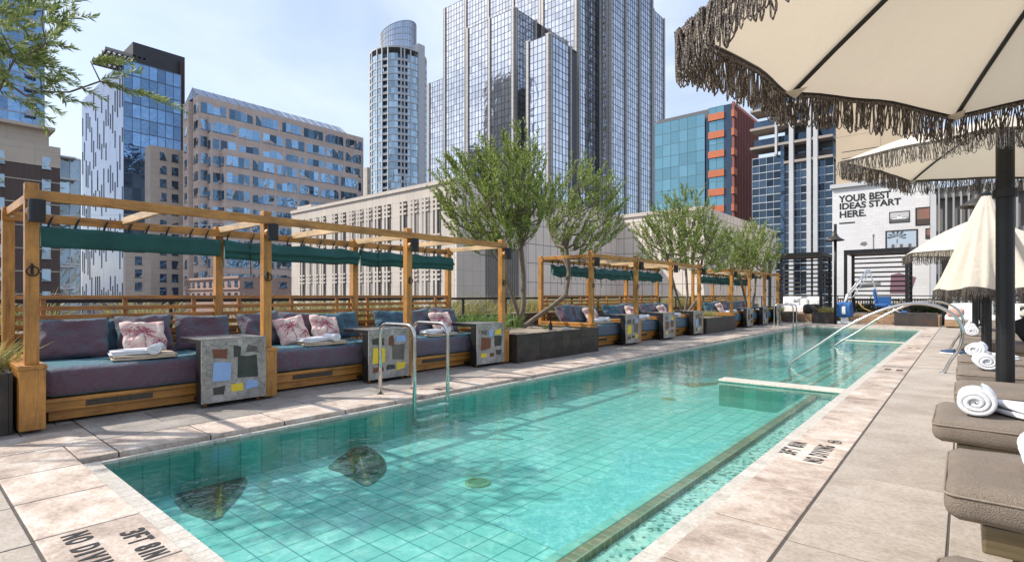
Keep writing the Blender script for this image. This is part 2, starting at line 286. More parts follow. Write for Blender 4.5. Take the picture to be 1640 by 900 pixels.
def copytree(src,label,loc=None,rot=None,group=None):
    def cp(o,par):
        c=o.copy(); COL.objects.link(c)
        if par: c.parent=par
        for ch in o.children: cp(ch,c)
        return c
    r=cp(src,None); r['label']=label
    if loc: r.location=loc
    if rot is not None: r.rotation_euler=rot
    if group: r['group']=group
    return r
def struct(o): o['kind']='structure'; return o
def text_mb(body,size,off=0,sx=1.,ext=.0,space=1.):
    """built-in font -> MB in local XY, origin lower left; returns (MB,width)"""
    c=bpy.data.curves.new('t','FONT'); c.body=body; c.size=size; c.offset=off; c.extrude=ext; c.space_character=space; c.space_line=.95
    o=bpy.data.objects.new('t',c); COL.objects.link(o); dg=bpy.context.evaluated_depsgraph_get(); me=o.evaluated_get(dg).to_mesh()
    mb=MB(); mb.v=[(v.co.x*sx,v.co.y,v.co.z) for v in me.vertices]; mb.f=[tuple(p.vertices) for p in me.polygons]
    o.evaluated_get(dg).to_mesh_clear(); bpy.data.objects.remove(o); bpy.data.curves.remove(c)
    return mb
def xf(mb,M):
    mb.v=[tuple(M@Vector(p)) for p in mb.v]; return mb
def basis(o,ex,ey,ez):
    return Matrix(((ex[0],ey[0],ez[0],o[0]),(ex[1],ey[1],ez[1],o[1]),(ex[2],ey[2],ez[2],o[2]),(0,0,0,1)))
def U(a,b): return random.uniform(a,b)

# ================================================================ SETTING: ground, deck, pool
GZ=-20.
asph=pm('street_asphalt',(.05,.05,.052),(.075,.073,.07),.05,.9)
struct(MB().box(-3000,3000,-3000,3000,GZ-.2,GZ).build('city_ground',asph))
PX0,PX1,PY0,PY1=-5.30,-1.28,1.10,26.2       # water extents
WZ=-.07; FZ=-.45
DX0,DX1,DY0,DY1=-9.0,9.,-7.,36.
conc=pm('podium_concrete',(.30,.28,.25),(.24,.22,.2),.6,.85)
# podium below deck, hollow round the pool
mb=MB(); mb.box(DX0,PX0-.3,DY0,DY1,-4,-.06); mb.box(PX1+.3,DX1,DY0,DY1,-4,-.06); mb.box(PX0-.3,PX1+.3,DY0,PY0-.3,-4,-.062); mb.box(PX0-.3,PX1+.3,PY1+.3,DY1,-4,-.062); mb.box(DX0+.5,DX1-.5,DY0+.5,DY1-.5,GZ,-4.01)
struct(mb.build('podium',conc))
struct(MB().box(PX0-.29,PX1+.29,PY0-.29,PY1+.29,-3.9,FZ-.05).build('pool_base',conc))
g=.012
def slabs(x0,x1,y0,y1,dx,dy,z,th=.055,oy=0,jit=0):
    mb=MB(); x=x0; i=0
    while x<x1-1e-3:
        xe=min(x+dx,x1); y=y0-(oy*(i%2)); 
        while y<y1-1e-3:
            ye=min(y+dy,y1); ys=max(y,y0)
            if ye-ys>.05: mb.box(x+g/2,xe-g/2,ys+g/2,ye-g/2,z-th,z+U(-jit,jit))
            y=ye
        x=xe; i+=1
    return mb
CL0,CL1=-5.93,-5.36   # left coping
CR0,CR1=-1.16,-.73
struct(slabs(CL0,CL1,1.25,27.,.6,.71,0,.06,jit=.001).build('coping_left',travert,bevel=.008))
struct(slabs(CR0,CR1,-2.46,27.,.6,.71,0,.06,jit=.001).build('coping_right',travert,bevel=.006))
struct(slabs(-5.2-.72*1,CR0-.004,.50,.985,.72,.6,0,.06).build('coping_near',travert,bevel=.006))
struct(slabs(-6.6,-5.93-.002,.50,1.25,.62,.75,0,.06).build('coping_corner',travert,bevel=.006))
struct(MB().box(-5.925,-5.36,.99,1.244,-.06,0).build('coping_corner_fill',travert,bevel=.006))
struct(slabs(CL1+.002,CR0-.004,26.42,27.,.72,.6,0,.06).build('coping_far',travert,bevel=.006))
struct(slabs(CR1+.004,9.,-2.53,36.,.66,1.41,-.001,.058,.0,.0008).build('deck_right',paver,bevel=.004))
struct(slabs(-8.95,CL0-.004,1.25,36.,.66,1.0,-.001,.058,.4,.0008).build('deck_left',greypav,bevel=.004))
struct(slabs(-8.95,-6.606,-6.9,1.246,.66,1.0,-.001,.058,.3,.0008).build('deck_left_near',greypav,bevel=.004))
struct(slabs(-6.6,CR1,-6.9,.496,.72,.70,-.001,.058,.3,.0008).build('deck_near',paver,bevel=.004))
struct(slabs(CL0,CR1,27.004,36.,.66,1.0,-.001,.058,.3,.0008).build('deck_far',paver,bevel=.004))
grout=pm('dark_grout',(.06,.05,.045),(.10,.085,.07),9,.95)
mb=MB(); mb.box(DX0,CL1-.02,DY0,DY1,-.0595,-.0055); mb.box(CR0+.02,DX1,DY0,DY1,-.0596,-.0055); mb.box(CL1-.02,CR0+.02,DY0,.97,-.0597,-.0057); mb.box(CL1-.02,CR0+.02,26.45,DY1,-.0598,-.0057); struct(mb.build('deck_grout',grout))
# overflow band round the water
mb=MB(); n=0
y=.995
while y<26.4:
    mb.box(PX1,CR0-.004,y+.001,min(y+.12,26.4)-.001,-.1,-.03); mb.box(CL1+.004,PX0,y+.001,min(y+.12,26.4)-.001,-.1,-.045); y+=.12
x=PX0
while x<PX1:
    xe=min(x+.12,PX1); mb.box(x+.001,xe-.001,.99,PY0,-.1,-.03); mb.box(x+.001,xe-.001,PY1,26.41,-.1,-.03); x=xe
struct(mb.build('pool_overflow_band',bandm,bevel=.002))
struct(MB().box(CL1-.1,CR0+.1,.9,26.5,-.3,-.103).add([],[]).build('x',conc)) if False else None
# pool shell
struct(MB().add([(PX0,PY0,FZ),(PX1,PY0,FZ),(PX1,PY1,FZ),(PX0,PY1,FZ)],[(0,1,2,3)]).build('pool_floor',tfloor))
struct(MB().box(PX0-.12,PX0-.001,PY0-.1,PY1+.1,FZ-.03,-.101).build('pool_wall_left',twx))
struct(MB().box(PX1+.001,PX1+.12,PY0-.1,PY1+.1,FZ-.03,-.101).build('pool_wall_right',twx))
struct(MB().box(PX0,PX1,PY0-.12,PY0-.001,FZ-.03,-.101).build('pool_wall_near',twy))
struct(MB().box(PX0,PX1,PY1+.001,PY1+.12,FZ-.03,-.101).build('pool_wall_far',twy))
LX=-1.70
struct(MB().box(LX+.11,PX1-.001,PY0+.001,8.55,FZ,-.17).build('pool_ledge',ledgem,bevel=.004))
struct(MB().box(LX+.03,LX+.108,PY0+.001,8.55,FZ,-.13).build('pool_ledge_tiles',tbrown,bevel=.004))
struct(MB().box(LX-.035,LX+.028,PY0+.001,8.55,FZ,-.128).build('pool_ledge_edge',tstep,bevel=.004))
dvt=stonemat('divider_top',(.55,.5,.42),(.62,.57,.48),(.68,.64,.56),3,.05,.45)
struct(MB().box(-2.98,PX1-.002,8.56,8.86,-.06,-.03).build('pool_divider_top',dvt,bevel=.006))
struct(MB().box(-2.97,PX1-.003,8.57,8.85,FZ,-.061).build('pool_divider_wall',tilem('divider_tile',(.10,.40,.33),(.06,.26,.22),.2,.6,'y',.3)))
struct(MB().box(-2.85,PX1-.002,18.5,18.75,-.06,-.03).build('pool_far_divider_top',dvt,bevel=.006))
struct(MB().box(-2.84,PX1-.003,18.51,18.74,FZ,-.061).build('pool_far_divider_wall',twy))
for i,(xa,zz) in enumerate([(-2.72,-.37),(-2.36,-.29),(-2.0,-.22),(-1.64,-.155)]):
    xb=[-2.36,-2.0,-1.64,PX1-.003][i]
    struct(MB().box(xa+.062,xb-.001,8.87,18.49,FZ,zz).build('pool_step',tstep,bevel=.004))
    struct(MB().box(xa,xa+.06,8.87,18.49,FZ,zz+.002).build('pool_step_nosing',tbrown))
struct(MB().box(-1.95,-1.88,18.8,PY1-.01,FZ+.001,FZ+.01).build('pool_lane_line',tbrown))
struct(MB().box(-2.9,-2.83,21.5,PY1-.01,FZ+.001,FZ+.01).build('pool_lane_line_two',tbrown))
# leaf mosaics lie in the floor
def leafshape(cx,cy,ang,ln,wd,name='pool_leaf_mosaic'):
    pts=[]
    K=14
    for i in range(K+1):
        s=i/K; pts.append((s*ln, wd*math.sin(math.pi*min(1,s**.75))**.8))
    pts2=[(a,-b) for a,b in reversed(pts[1:-1])]
    P=[(a*math.cos(ang)-b*math.sin(ang)+cx,a*math.sin(ang)+b*math.cos(ang)+cy,FZ+.004) for a,b in pts+pts2]
    o=struct(MB().prism(P,(0,0,.004)).build(name,leafm))
    q=[(a*math.cos(ang)-b*math.sin(ang)+cx,a*math.sin(ang)+b*math.cos(ang)+cy,FZ+.009) for a,b in [(0,-.02),(ln*.95,-.012),(ln*.95,.012),(0,.03)]]
    struct(MB().prism(q,(0,0,.002)).build('pool_leaf_midrib',stemm))
def leafpoly(P,c0,c1):
    struct(MB().prism([(a,b,FZ+.004) for a,b in P],(0,0,.004)).build('pool_leaf_mosaic',leafm))
    d=(Vector(c1)-Vector(c0)).normalized(); n_=Vector((-d.y,d.x))*.025
    struct(MB().prism([(c0[0]+n_.x,c0[1]+n_.y,FZ+.009),(c0[0]-n_.x,c0[1]-n_.y,FZ+.009),(c1[0],c1[1],FZ+.009)],(0,0,.002)).build('pool_leaf_midrib',stemm))
def smoothpoly(P,sharp):
    out=[]; n=len(P)
    for i in range(n):
        p0,p1,p2,p3=[Vector(P[(i+k-1)%n]) for k in range(4)]
        for k in range(6):
            u=k/6; q=.5*((2*p1)+(p2-p0)*u+(2*p0-5*p1+4*p2-p3)*u*u+(3*p1-p0-3*p2+p3)*u**3)
            if i in sharp: q=p1.lerp(p2,u)
            out.append((q.x,q.y))
    return out
def gpt(u,v):
    x,y=atd(u,(EYE-FZ)*FP/(v-HV)); return (max(x,PX0+.02),y)
def gwall(u): return (PX0+.02,onx(u,PX0+.02)[0])
leafpoly(smoothpoly([gwall(279),gwall(392),gpt(397,772),gpt(386,792),gpt(366,815),gpt(346,833),gpt(318,829),gpt(292,818),gpt(279,802)],{0,1,8}),gpt(350,830),gpt(350,770))
leafpoly(smoothpoly([gpt(534,712),gpt(560,710),gpt(590,716),gpt(612,732),gpt(619,750),gpt(610,765),gpt(588,779),gpt(566,769),gpt(545,757),gpt(525,749),gpt(540,735)],{9,10}),gpt(588,778),gpt(560,714))
struct(MB().prism([(-4.35,10.2,FZ+.004),(-3.6,10.9,FZ+.004),(-3.95,9.9,FZ+.004)],(0,0,.004)).build('pool_leaf_mosaic',stemm))
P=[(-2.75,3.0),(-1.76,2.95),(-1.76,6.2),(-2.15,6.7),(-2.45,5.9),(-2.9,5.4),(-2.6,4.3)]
struct(MB().prism([(a,b,FZ+.003) for a,b in P],(0,0,.004)).build('pool_blue_patch',bluespeck))  # floor patch speckled slightly bluer and darker than the tiles
draincol=pm('drain_green',(.12,.30,.10),(.05,.16,.07),20,.5)
for cx,cy in [(-3.45,3.56),(-3.80,8.5)]:
    d=thing('pool_drain','round green drain grate in the pool floor, '+('nearer of the two' if cy<5 else 'farther of the two'),'pool drain',(cx,cy,FZ),'drains in the pool floor')
    MB().lathe((0,0,0),[(.0,.012),(.085,.012),(.09,.002)],24).build('grate',draincol,d)
    MB().lathe((0,0,0),[(.09,.002),(.092,.02),(.115,.018),(.12,.002)],24).build('rim',pm('drain_rim',(.25,.42,.2),(.2,.3,.15),20,.4),d)
for cx,cy in [(-5.29,7.3),(-5.29,12.5),(-5.29,17.5)]:
    d=thing('pool_light','round white underwater lamp on left pool wall, '+{7.3:'nearest',12.5:'middle',17.5:'farthest'}[cy]+' of three','pool light',(cx,cy,-.33),'lamps in the pool wall',0)
    o=MB().lathe((0,0,0),[(0,.03),(.07,.028),(.09,.01),(.1,0)],20).build('lens',white,d); o.rotation_euler=(0,R(90),0)
    o=MB().lathe((0,0,0),[(.10,.0),(.11,.015),(.125,.0)],20).build('rim',steel,d); o.rotation_euler=(0,R(90),0)
# water
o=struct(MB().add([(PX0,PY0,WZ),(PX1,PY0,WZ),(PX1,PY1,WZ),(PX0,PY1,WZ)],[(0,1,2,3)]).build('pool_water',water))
# painted depth markings
def marking(body,x0,y0,w_,h_,vert):
    """condensed capitals in equal cells"""
    cells=[.55 if c==' ' else .62 if c=='I' else 1. for c in body]; tot=sum(cells); m=MB(); p=0
    for c,cw in zip(body,cells):
        if c!=' ':
            q=text_mb(c,.14,.0045 if c!='I' else .003,1.); xs=[v[0] for v in q.v]; ys_=[v[1] for v in q.v]; wd=.26 if c=='I' else .76
            q.v=[((p+(cw-wd)/2+(v[0]-min(xs))/(max(xs)-min(xs))*wd)/tot*w_,(v[1]-min(ys_))/(max(ys_)-min(ys_))*h_,v[2]) for v in q.v]; m.add(q.v,q.f)
        p+=cw
    xf(m,basis((x0,y0,.0035),(0,1,0) if vert else (1,0,0),(-1,0,0) if vert else (0,1,0),(0,0,1)))
    return struct(m.build('depth_marking',blackpaint))
marking('3FT 8IN',-3.52,.815,.46,.115,False); marking('NO DIVING',-3.71,.60,.68,.12,False)
marking('3FT 8IN',-1.045,4.77,.47,.13,True); marking('NO DIVING',-.84,4.66,.62,.13,True)
mb=MB()
for k in range(20):
    a=2*math.pi*k/20; b=2*math.pi*(k+1)/20; c=(-.875,5.44)
    mb.add([(c[0]+r*math.cos(t),c[1]+r*math.sin(t),.0035) for r,t in [(.045,a),(.055,a),(.055,b),(.045,b)]],[(0,1,2,3)])
mb.add([(-.875-.04,5.40,.0036),(-.875-.03,5.395,.0036),(-.875+.04,5.48,.0036),(-.875+.03,5.485,.0036)],[(0,1,2,3)]); mb.box(-.89,-.875,5.41,5.47,.0030,.0037)
struct(mb.build('no_diving_symbol',blackpaint))
mk=flat('small_marker',(.12,.075,.05),.6)
for yy in (11.3,16.3,21.5):
    for xx,body in ((-1.06,'3 FT'),(-.86,'NO')):
        pass
    struct(MB().box(-1.07,-.98,yy,yy+.22,.001,.0035).build('depth_marker',mk)); struct(MB().box(-.90,-.81,yy-.05,yy+.2,.001,.0035).build('depth_marker',mk))
for k in range(4): struct(MB().box(-5.62+.09*(k%2),-5.55+.09*(k%2),4.9+.13*(k//2)*1.2,5.0+.13*(k//2)*1.2,.001,.0035).build('depth_marker',flat('left_marker',(.08,.07,.06))))

# ================================================================ PERGOLAS WITH DAYBEDS
ORD=['first','second','third']; GN=['nearest','middle','farthest']
FX,RX=-6.79,-8.30
ringpts=[(0,.045*math.cos(t),.045*math.sin(t)) for t in [i*math.pi/8 for i in range(17)]]
def awning(p,y0,y1,zt,zb,x,seed,fold):
    mb=MB(); n=60; k_=(zt-zb)/.27
    cross=[(0,0),(.03,-.01),(.045,-.05),(.05,-.11),(.075,-.145),(.068,-.17),(.045,-.175),(.05,-.22),(.04,-.27),(.015,-.272),(.0,-.2),(-.01,-.08)] if fold else [(0,0),(.022,-.008),(.03,-.04),(.034,-.06),(.03,-.075),(.034,-.16),(.03,-.22),(.026,-.262),(.012,-.27),(0,-.26),(-.004,-.14),(-.004,-.03)]
    for i in range(n+1):
        t=i/n; y=y0+(y1-y0)*t; dip=.022*abs(math.sin(math.pi*3.5*t))*(.4+fold)
        for j,(a,b) in enumerate(cross):
            w1=mnoise.noise(Vector((y*3.5+b*5,j*.12,seed)))*.018*(.7+fold); w2=mnoise.noise(Vector((y*9+b*14,seed,7)))*.008
            zz=zt+b*k_-dip*(1 if b>-.06 else .25)+(mnoise.noise(Vector((y*2.2,seed,3)))*.03*fold if b<-.12 else 0)
            mb.v.append((x+a*(1+fold*.4)+w1+w2,y,zz))
    m=len(cross)
    for i in range(n):
        for j in range(m): mb.f.append((i*m+j,i*m+(j+1)%m,(i+1)*m+(j+1)%m,(i+1)*m+j))
    mb.f.append(tuple(range(m))); mb.f.append(tuple(n*m+j for j in reversed(range(m))))
    o=mb.build('awning',tealcloth,p,smooth=True)
    nn=8
    for i in range(nn):
        y=y0+(y1-y0)*(i+.3)/nn+U(-.04,.04)
        MB().tube([(x,y,zt-.02),(x+.02,y+.01,zt+.04),(x+.03,y+.03,zt+.10),(x+.01,y+.05,zt+.12),(x-.02,y+.03,zt+.05),(x,y+.01,zt-.02)],.008,5).build('awning_tie',blackm,o)
        if fold>1.2: MB().tube([(x+.05,y,zb+.02),(x+.06,y+.01,zb-.04),(x+.055,y+.015,zb-.10)],.006,4).build('awning_strap',blackm,o)
    if fold: MB().tube([(x+.07,y0+.35,zt+.03),(x+.075,y0+.36,zb-.25)],.008,6).build('pull_cord',blackm,o)
def pergola(ys,gi):
    y0,y1=ys[0],ys[-1]
    p=thing('pergola',f'{GN[gi]} golden timber pergola of three bays with rolled teal awnings','pergola',(0,0,0),'timber pergolas beside the pool')
    s=.052
    for i,y in enumerate(ys):
        base=.64
        o=MB().box(FX-s,FX+s,y-s,y+s,base,2.37).build('post',wz,p,bevel=.006)
        r=MB().box(FX+s+.03,FX+s+.031,y,y+.001,2,2.001)
        l=MB().lathe((FX+s+.10,y+.02,1.99),[(0,0),(.062,0),(.065,.01),(.065,.20),(.062,.21),(0,.21)],20).build('wall_lamp',blackm,p,smooth=False)
        MB().tube([(FX+s-.002,y+.0,2.09),(FX+s+.045,y+.01,2.09)],.055,16).build('lamp_mount',wx,l)
        MB().tube([(FX+s+.02+a[0],y+a[1],1.53+a[2]) for a in ringpts],.007,6).tube([(FX+s,y,1.50),(FX+s,y,1.60)],.012,6).build('tie_ring',blackm,o)
        MB().box(RX-s,RX+s,y-s,y+s,0,2.30).build('post',wz,p,bevel=.006)
        # arm wall under the post
        mb=MB().box(RX+.06,FX+.115,y-.10,y+.09,.03,.60); w_=mb.build('arm_wall',wz,p,bevel=.005)
        MB().box(RX+.06,FX+.125,y-.11,y+.10,.60,.64).build('arm_cap',wx,w_,bevel=.004)
    MB().box(FX+s+.001-.10,FX+s+.045-.10,y0-.06,y1+.06,2.20,2.30).build('beam',wy,p,bevel=.004).location.x=.102
    MB().box(RX+s+.001,RX+s+.045,y0-.06,y1+.06,2.15,2.25).build('beam',wy,p,bevel=.004)
    yy=[]
    for i in range(len(ys)-1):
        yy+= [ys[i]+ (ys[i+1]-ys[i])*.48]
    for y in yy: MB().box(RX+.1,FX+.048,y-.022,y+.022,2.205,2.29).build('rafter',paleW,p,bevel=.003)
    for y in ys: MB().box(RX+s,FX-s,y-.022,y+.022,2.205,2.29).build('rafter',paleW if y!=y0 else wx,p,bevel=.003)
    MB().tube([(RX+.1,y0,2.19),(FX,yy[0],2.20)],.003,4).tube([(RX+.1,yy[0],2.19),(FX,ys[1],2.2)],.003,4).build('stay_wire',steel,p)
    for i in range(len(ys)-1):
        a,b=ys[i]+s,ys[i+1]-s; mb=MB(); x=RX-.02
        mb.box(x-.03,x+.05,a,b,1.255,1.30)
        z=1.17
        while z>.25: mb.box(x-.01,x+.012,a,b,z-.055,z); z-=.105
        mb.build('back_screen',wscr,p,bevel=.003)
        mb=MB()
        for t in (.12,.5,.88): yc=a+(b-a)*t; mb.box(x-.045,x-.012,yc-.025,yc+.025,.1,1.254)
        mb.build('screen_batten',wscr,p)
    for i in range(len(ys)-1):
        awning(p,ys[i]+(.26 if i==0 else .02),ys[i+1]-.03,2.11,1.86-.03*(i>0)-.05*(gi>0),RX+.13,gi*5+i,0 if (gi==0 and i==0) else (1.0 if gi==0 else 1.6))
    return p
GYS=[[.89,3.13,5.40,7.67],[10.90,13.17,15.43,17.68],[20.95,23.16,25.37,27.60]]
for gi,ys in enumerate(GYS): pergola(ys,gi)

def rbox(x0,x1,y0,y1,z0,z1,e=.06,nx=14,ny=14,nz=6,puff=.015,amp=.01,seed=0,nose=0):
    """soft box: rounded, puffed and gently wrinkled"""
    mb=MB(); idx={}
    cx,cy,cz=(x0+x1)/2,(y0+y1)/2,(z0+z1)/2; hx,hy,hz=(x1-x0)/2,(y1-y0)/2,(z1-z0)/2
    def vert(i,j,k):
        key=(i,j,k)
        if key in idx: return idx[key]
        p=Vector((cx+hx*(2*i/nx-1),cy+hy*(2*j/ny-1),cz+hz*(2*k/nz-1)))
        c=Vector((max(x0+e,min(x1-e,p.x)),max(y0+e,min(y1-e,p.y)),max(z0+e,min(z1-e,p.z))))
        d=p-c
        if d.length>1e-6: p=c+d.normalized()*min(d.length,e) if d.length>e else p
        a=(1-((p.x-cx)/hx)**2); b=(1-((p.y-cy)/hy)**2)
        if k in(0,nz): p.z+=(puff if k==nz else -puff)*max(0,a)**.5*max(0,b)**.5
        n_=mnoise.noise_vector(Vector((p.x*4+seed,p.y*4,p.z*4)))*amp+mnoise.noise_vector(Vector((p.x*12+seed,p.y*12,p.z*12)))*amp*.35
        p+=n_
        idx[key]=len(mb.v); mb.v.append(tuple(p)); return idx[key]
    for i in range(nx):
        for j in range(ny):
            mb.f.append((vert(i,j,nz),vert(i+1,j,nz),vert(i+1,j+1,nz),vert(i,j+1,nz))); mb.f.append((vert(i,j,0),vert(i,j+1,0),vert(i+1,j+1,0),vert(i+1,j,0)))
    for i in range(nx):
        for k in range(nz):
            mb.f.append((vert(i,0,k),vert(i+1,0,k),vert(i+1,0,k+1),vert(i,0,k+1))); mb.f.append((vert(i,ny,k),vert(i,ny,k+1),vert(i+1,ny,k+1),vert(i+1,ny,k)))
    for j in range(ny):
        for k in range(nz):
            mb.f.append((vert(0,j,k),vert(0,j,k+1),vert(0,j+1,k+1),vert(0,j+1,k))); mb.f.append((vert(nx,j,k),vert(nx,j+1,k),vert(nx,j+1,k+1),vert(nx,j,k+1)))
    return mb
ventm=pm('vent_grille',(.05,.04,.03),(.1,.08,.06),40,.5,.4)
def make_daybed(w):
    """local: y from 0..w, front face towards +x at x=0"""
    d=thing('daybed','x','daybed')
    b=MB().box(-1.15,-.05,.02,w-.02,.13,.26).build('base_frame',wy,d,bevel=.005)
    MB().box(-1.12,-.1,.06,w-.06,.03,.129).build('plinth',wy,d,bevel=.004)
    MB().box(-1.15,-.02,.01,w-.01,.225,.262).build('base_rail',wy,d,bevel=.004)
    v=MB().box(-.052,-.045,.35,.95,.15,.21)
    for k in range(14): v.box(-.046,-.041,.37+k*.041,.39+k*.041,.155,.205)
    v.build('vent',ventm,d)
    m=rbox(-1.2,.0,.0,w,.27,.56,.06,16,24,7,.02,.012,3).build('mattress',shot,d,smooth=True)
    mb=MB()
    return d
cushM={}
def cushion_mesh(w,h,t,seed,cols=None,n=20):
    mb=MB(); C=[]
    for side in (1,-1):
        base=len(mb.v)
        for i in range(n+1):
            for j in range(n+1):
                a=2*i/n-1; b=2*j/n-1
                pinch=1-.07*(1-abs(a)**2.)*abs(b)**3; pinch2=1-.07*(1-abs(b)**2)*abs(a)**3
                th=t/2*((1-a**4)*(1-b**4))**.42
                x=side*th+mnoise.noise(Vector((a*1.8+seed,b*1.8,side)))*t*.34*(1-max(abs(a),abs(b))**6)+mnoise.noise(Vector((a*5+seed,b*4,side+3)))*t*.10*(1-max(abs(a),abs(b))**6)
                y=a*w/2*pinch2; z=b*h/2*pinch
                y+=mnoise.noise(Vector((a*2+seed,b*2,5)))*.02; z+=mnoise.noise(Vector((a*2+seed,b*2,9)))*.025
                mb.v.append((x,y,z))
                if cols: C.append(cols(a,b) if side==1 else (.62,.52,.46))
        for i in range(n):
            for j in range(n):
                q=[base+i*(n+1)+j,base+(i+1)*(n+1)+j,base+(i+1)*(n+1)+j+1,base+i*(n+1)+j+1]; mb.f.append(tuple(q if side==1 else q[::-1]))
    return mb,C
def make_cushion(w=.66,h=.52,t=.2,seed=0,mat=None):
    mb,_=cushion_mesh(w,h,t,seed); o=mb.build('back_cushion',mat or shot,None,smooth=True)
    return tag(o,'x','cushion')
def palmprint(variant):
    rr=random.Random(variant*11+2); fr=[]
    def segs(cx,cy,s,n,col):
        for k in range(n):
            a=R(-25)+R(230)*k/(n-1)+rr.uniform(-.12,.12); L_=s*rr.uniform(.8,1.1); pts=[]
            for q in range(6):
                t=q/5; pts.append((cx+math.cos(a)*L_*t, cy+math.sin(a)*L_*t-.35*L_*t*t))
            fr.append((pts,col,s*.11))
    A=(.30,.055,.085); B=(.42,.14,.16); Cc=(.55,.30,.30)
    segs(-.1,.25,.55,13,A); segs(-.75,.35,.4,9,B); segs(.6,-.35,.38,10,A); segs(-.55,-.6,.25,8,Cc); segs(.75,.7,.35,8,Cc)
    fr.append(([(-.1,.25),(-.05,-.2),(-.12,-.9)],A,.055)); fr.append(([(.6,-.35),(.63,-.9)],A,.03)); fr.append(([(-.75,.35),(-.78,-.5)],B,.03))
    def dist(px,py,a,b):
        dx,dy=b[0]-a[0],b[1]-a[1]; t=max(0,min(1,((px-a[0])*dx+(py-a[1])*dy)/(dx*dx+dy*dy+1e-9))); return math.hypot(px-a[0]-t*dx,py-a[1]-t*dy)
    def f(a,b):
        for pts,col,wd in fr:
            for i in range(len(pts)-1):
                if dist(a,b,pts[i],pts[i+1])<wd*(.55+.45*math.sin(40*(a+b))): return col
        g_=mnoise.noise(Vector((a*2,b*3,variant)));
        return (.72,.58,.50) if g_<.1 else (.68,.46,.42)
    return f
def make_palm(variant):
    mb,C=cushion_mesh(.47,.44,.16,variant+30,palmprint(variant),48)
    o=mb.build('palm_cushion',printm,None,smooth=True,cols=C)
    return tag(o,'x','cushion')
def roll_mb(r,ln,turns=3.2,seed=0,th=.02):
    """towel roll, axis along y"""
    mb=MB(); n=int(turns*22); m=9
    for i in range(n+1):
        t=i/n; a=t*turns*2*math.pi; rad=.012+(r-.012)*t
        for side in (0,1):
            rr=max(.002,rad-(.93*(r-.012)/turns if side else 0))
            for j in range(m):
                y=-ln/2+ln*j/(m-1)+(mnoise.noise(Vector((i*.05,seed,j*.1)))*.01)
                k=1+.05*mnoise.noise(Vector((math.cos(a)*1.5,math.sin(a)*1.5,j*.5+seed)))
                mb.v.append((math.cos(a)*rr*k*1.14,y,max(-r*.86,math.sin(a)*rr*k*.94)))
    def id(i,s_,j): return (i*2+s_)*m+j
    for i in range(n):
        for j in range(m-1):
            mb.f.append((id(i,0,j),id(i,0,j+1),id(i+1,0,j+1),id(i+1,0,j))); mb.f.append((id(i,1,j),id(i+1,1,j),id(i+1,1,j+1),id(i,1,j+1)))
        for j in (0,m-1):
            mb.f.append((id(i,0,j),id(i+1,0,j),id(i+1,1,j),id(i,1,j)))
    # tail that lies flat
    return mb
def make_roll(r=.095,ln=.36,seed=0):
    o=roll_mb(r,ln,seed=seed).build('rolled_towel',towelw,None,smooth=True); return tag(o,'x','towel')
def make_folded(mat,w=.5,d=.3,h=.045,seed=0):
    mb=MB()
    for k in range(2):
        q=rbox(-d/2,d/2,-w/2+.01*k,w/2,k*h/2,(k+1)*h/2,h*.24,10,16,3,.003,.008,seed+k); mb.add(q.v,q.f)
    o=mb.build('folded_towel',mat,None,smooth=True); return tag(o,'x','towel')
stoneg=pm('cracked_stone',(.34,.315,.27),(.20,.18,.15),5,.75,bump=.5,bscale=20,c3=(.27,.25,.21))
def crackm():
    m,t,p,o=nodes('cracked_panel'); l=t.links.new; v=coords(t)
    nn=N(t,'ShaderNodeTexNoise',Scale=6,Detail=5); l(v,nn.inputs['Vector']); va=N(t,'ShaderNodeVectorMath',operation='MULTIPLY_ADD'); va.inputs[1].default_value=(.12,.12,.12); l(nn.outputs['Color'],va.inputs[0]); l(v,va.inputs[2])
    vo=N(t,'ShaderNodeTexVoronoi',Scale=9,feature='DISTANCE_TO_EDGE'); l(va.outputs[0],vo.inputs['Vector'])
    r=N(t,'ShaderNodeValToRGB'); e=r.color_ramp.elements; e[0].position=.0; e[0].color=(.22,.19,.16,1); e[1].position=.03; e[1].color=(1,1,1,1); l(vo.outputs['Distance'],r.inputs[0])
    n=N(t,'ShaderNodeTexNoise',Scale=4,Detail=8,Roughness=.7); l(v,n.inputs['Vector']); r2=N(t,'ShaderNodeValToRGB'); e=r2.color_ramp.elements; e[0].position=.3; e[0].color=(.17,.155,.13,1); e[1].position=.7; e[1].color=(.46,.43,.38,1); l(n.outputs[0],r2.inputs[0])
    mu=N(t,'ShaderNodeMix'); mu.data_type='RGBA'; mu.blend_type='MULTIPLY'; mu.inputs[0].default_value=.75; l(r2.outputs[0],mu.inputs[6]); l(r.outputs[0],mu.inputs[7]); l(mu.outputs[2],p.inputs['Base Color']); p.inputs['Roughness'].default_value=.6
    b=N(t,'ShaderNodeBump',Strength=.5,Distance=.006); l(r.outputs[0],b.inputs['Height']); l(b.outputs[0],p.inputs['Normal']); return m
panelm=crackm()
SC={'b':flat('blue_stone',(.26,.40,.66),.3),'y':flat('yellow_stone',(.75,.56,.03),.3),'r':pm('rust_stone',(.20,.055,.02),(.10,.035,.02),9,.35),'k':pm('black_stone',(.018,.022,.02),(.05,.045,.04),9,.25),'d':pm('dark_stone',(.07,.055,.045),(.14,.12,.10),9,.35)}
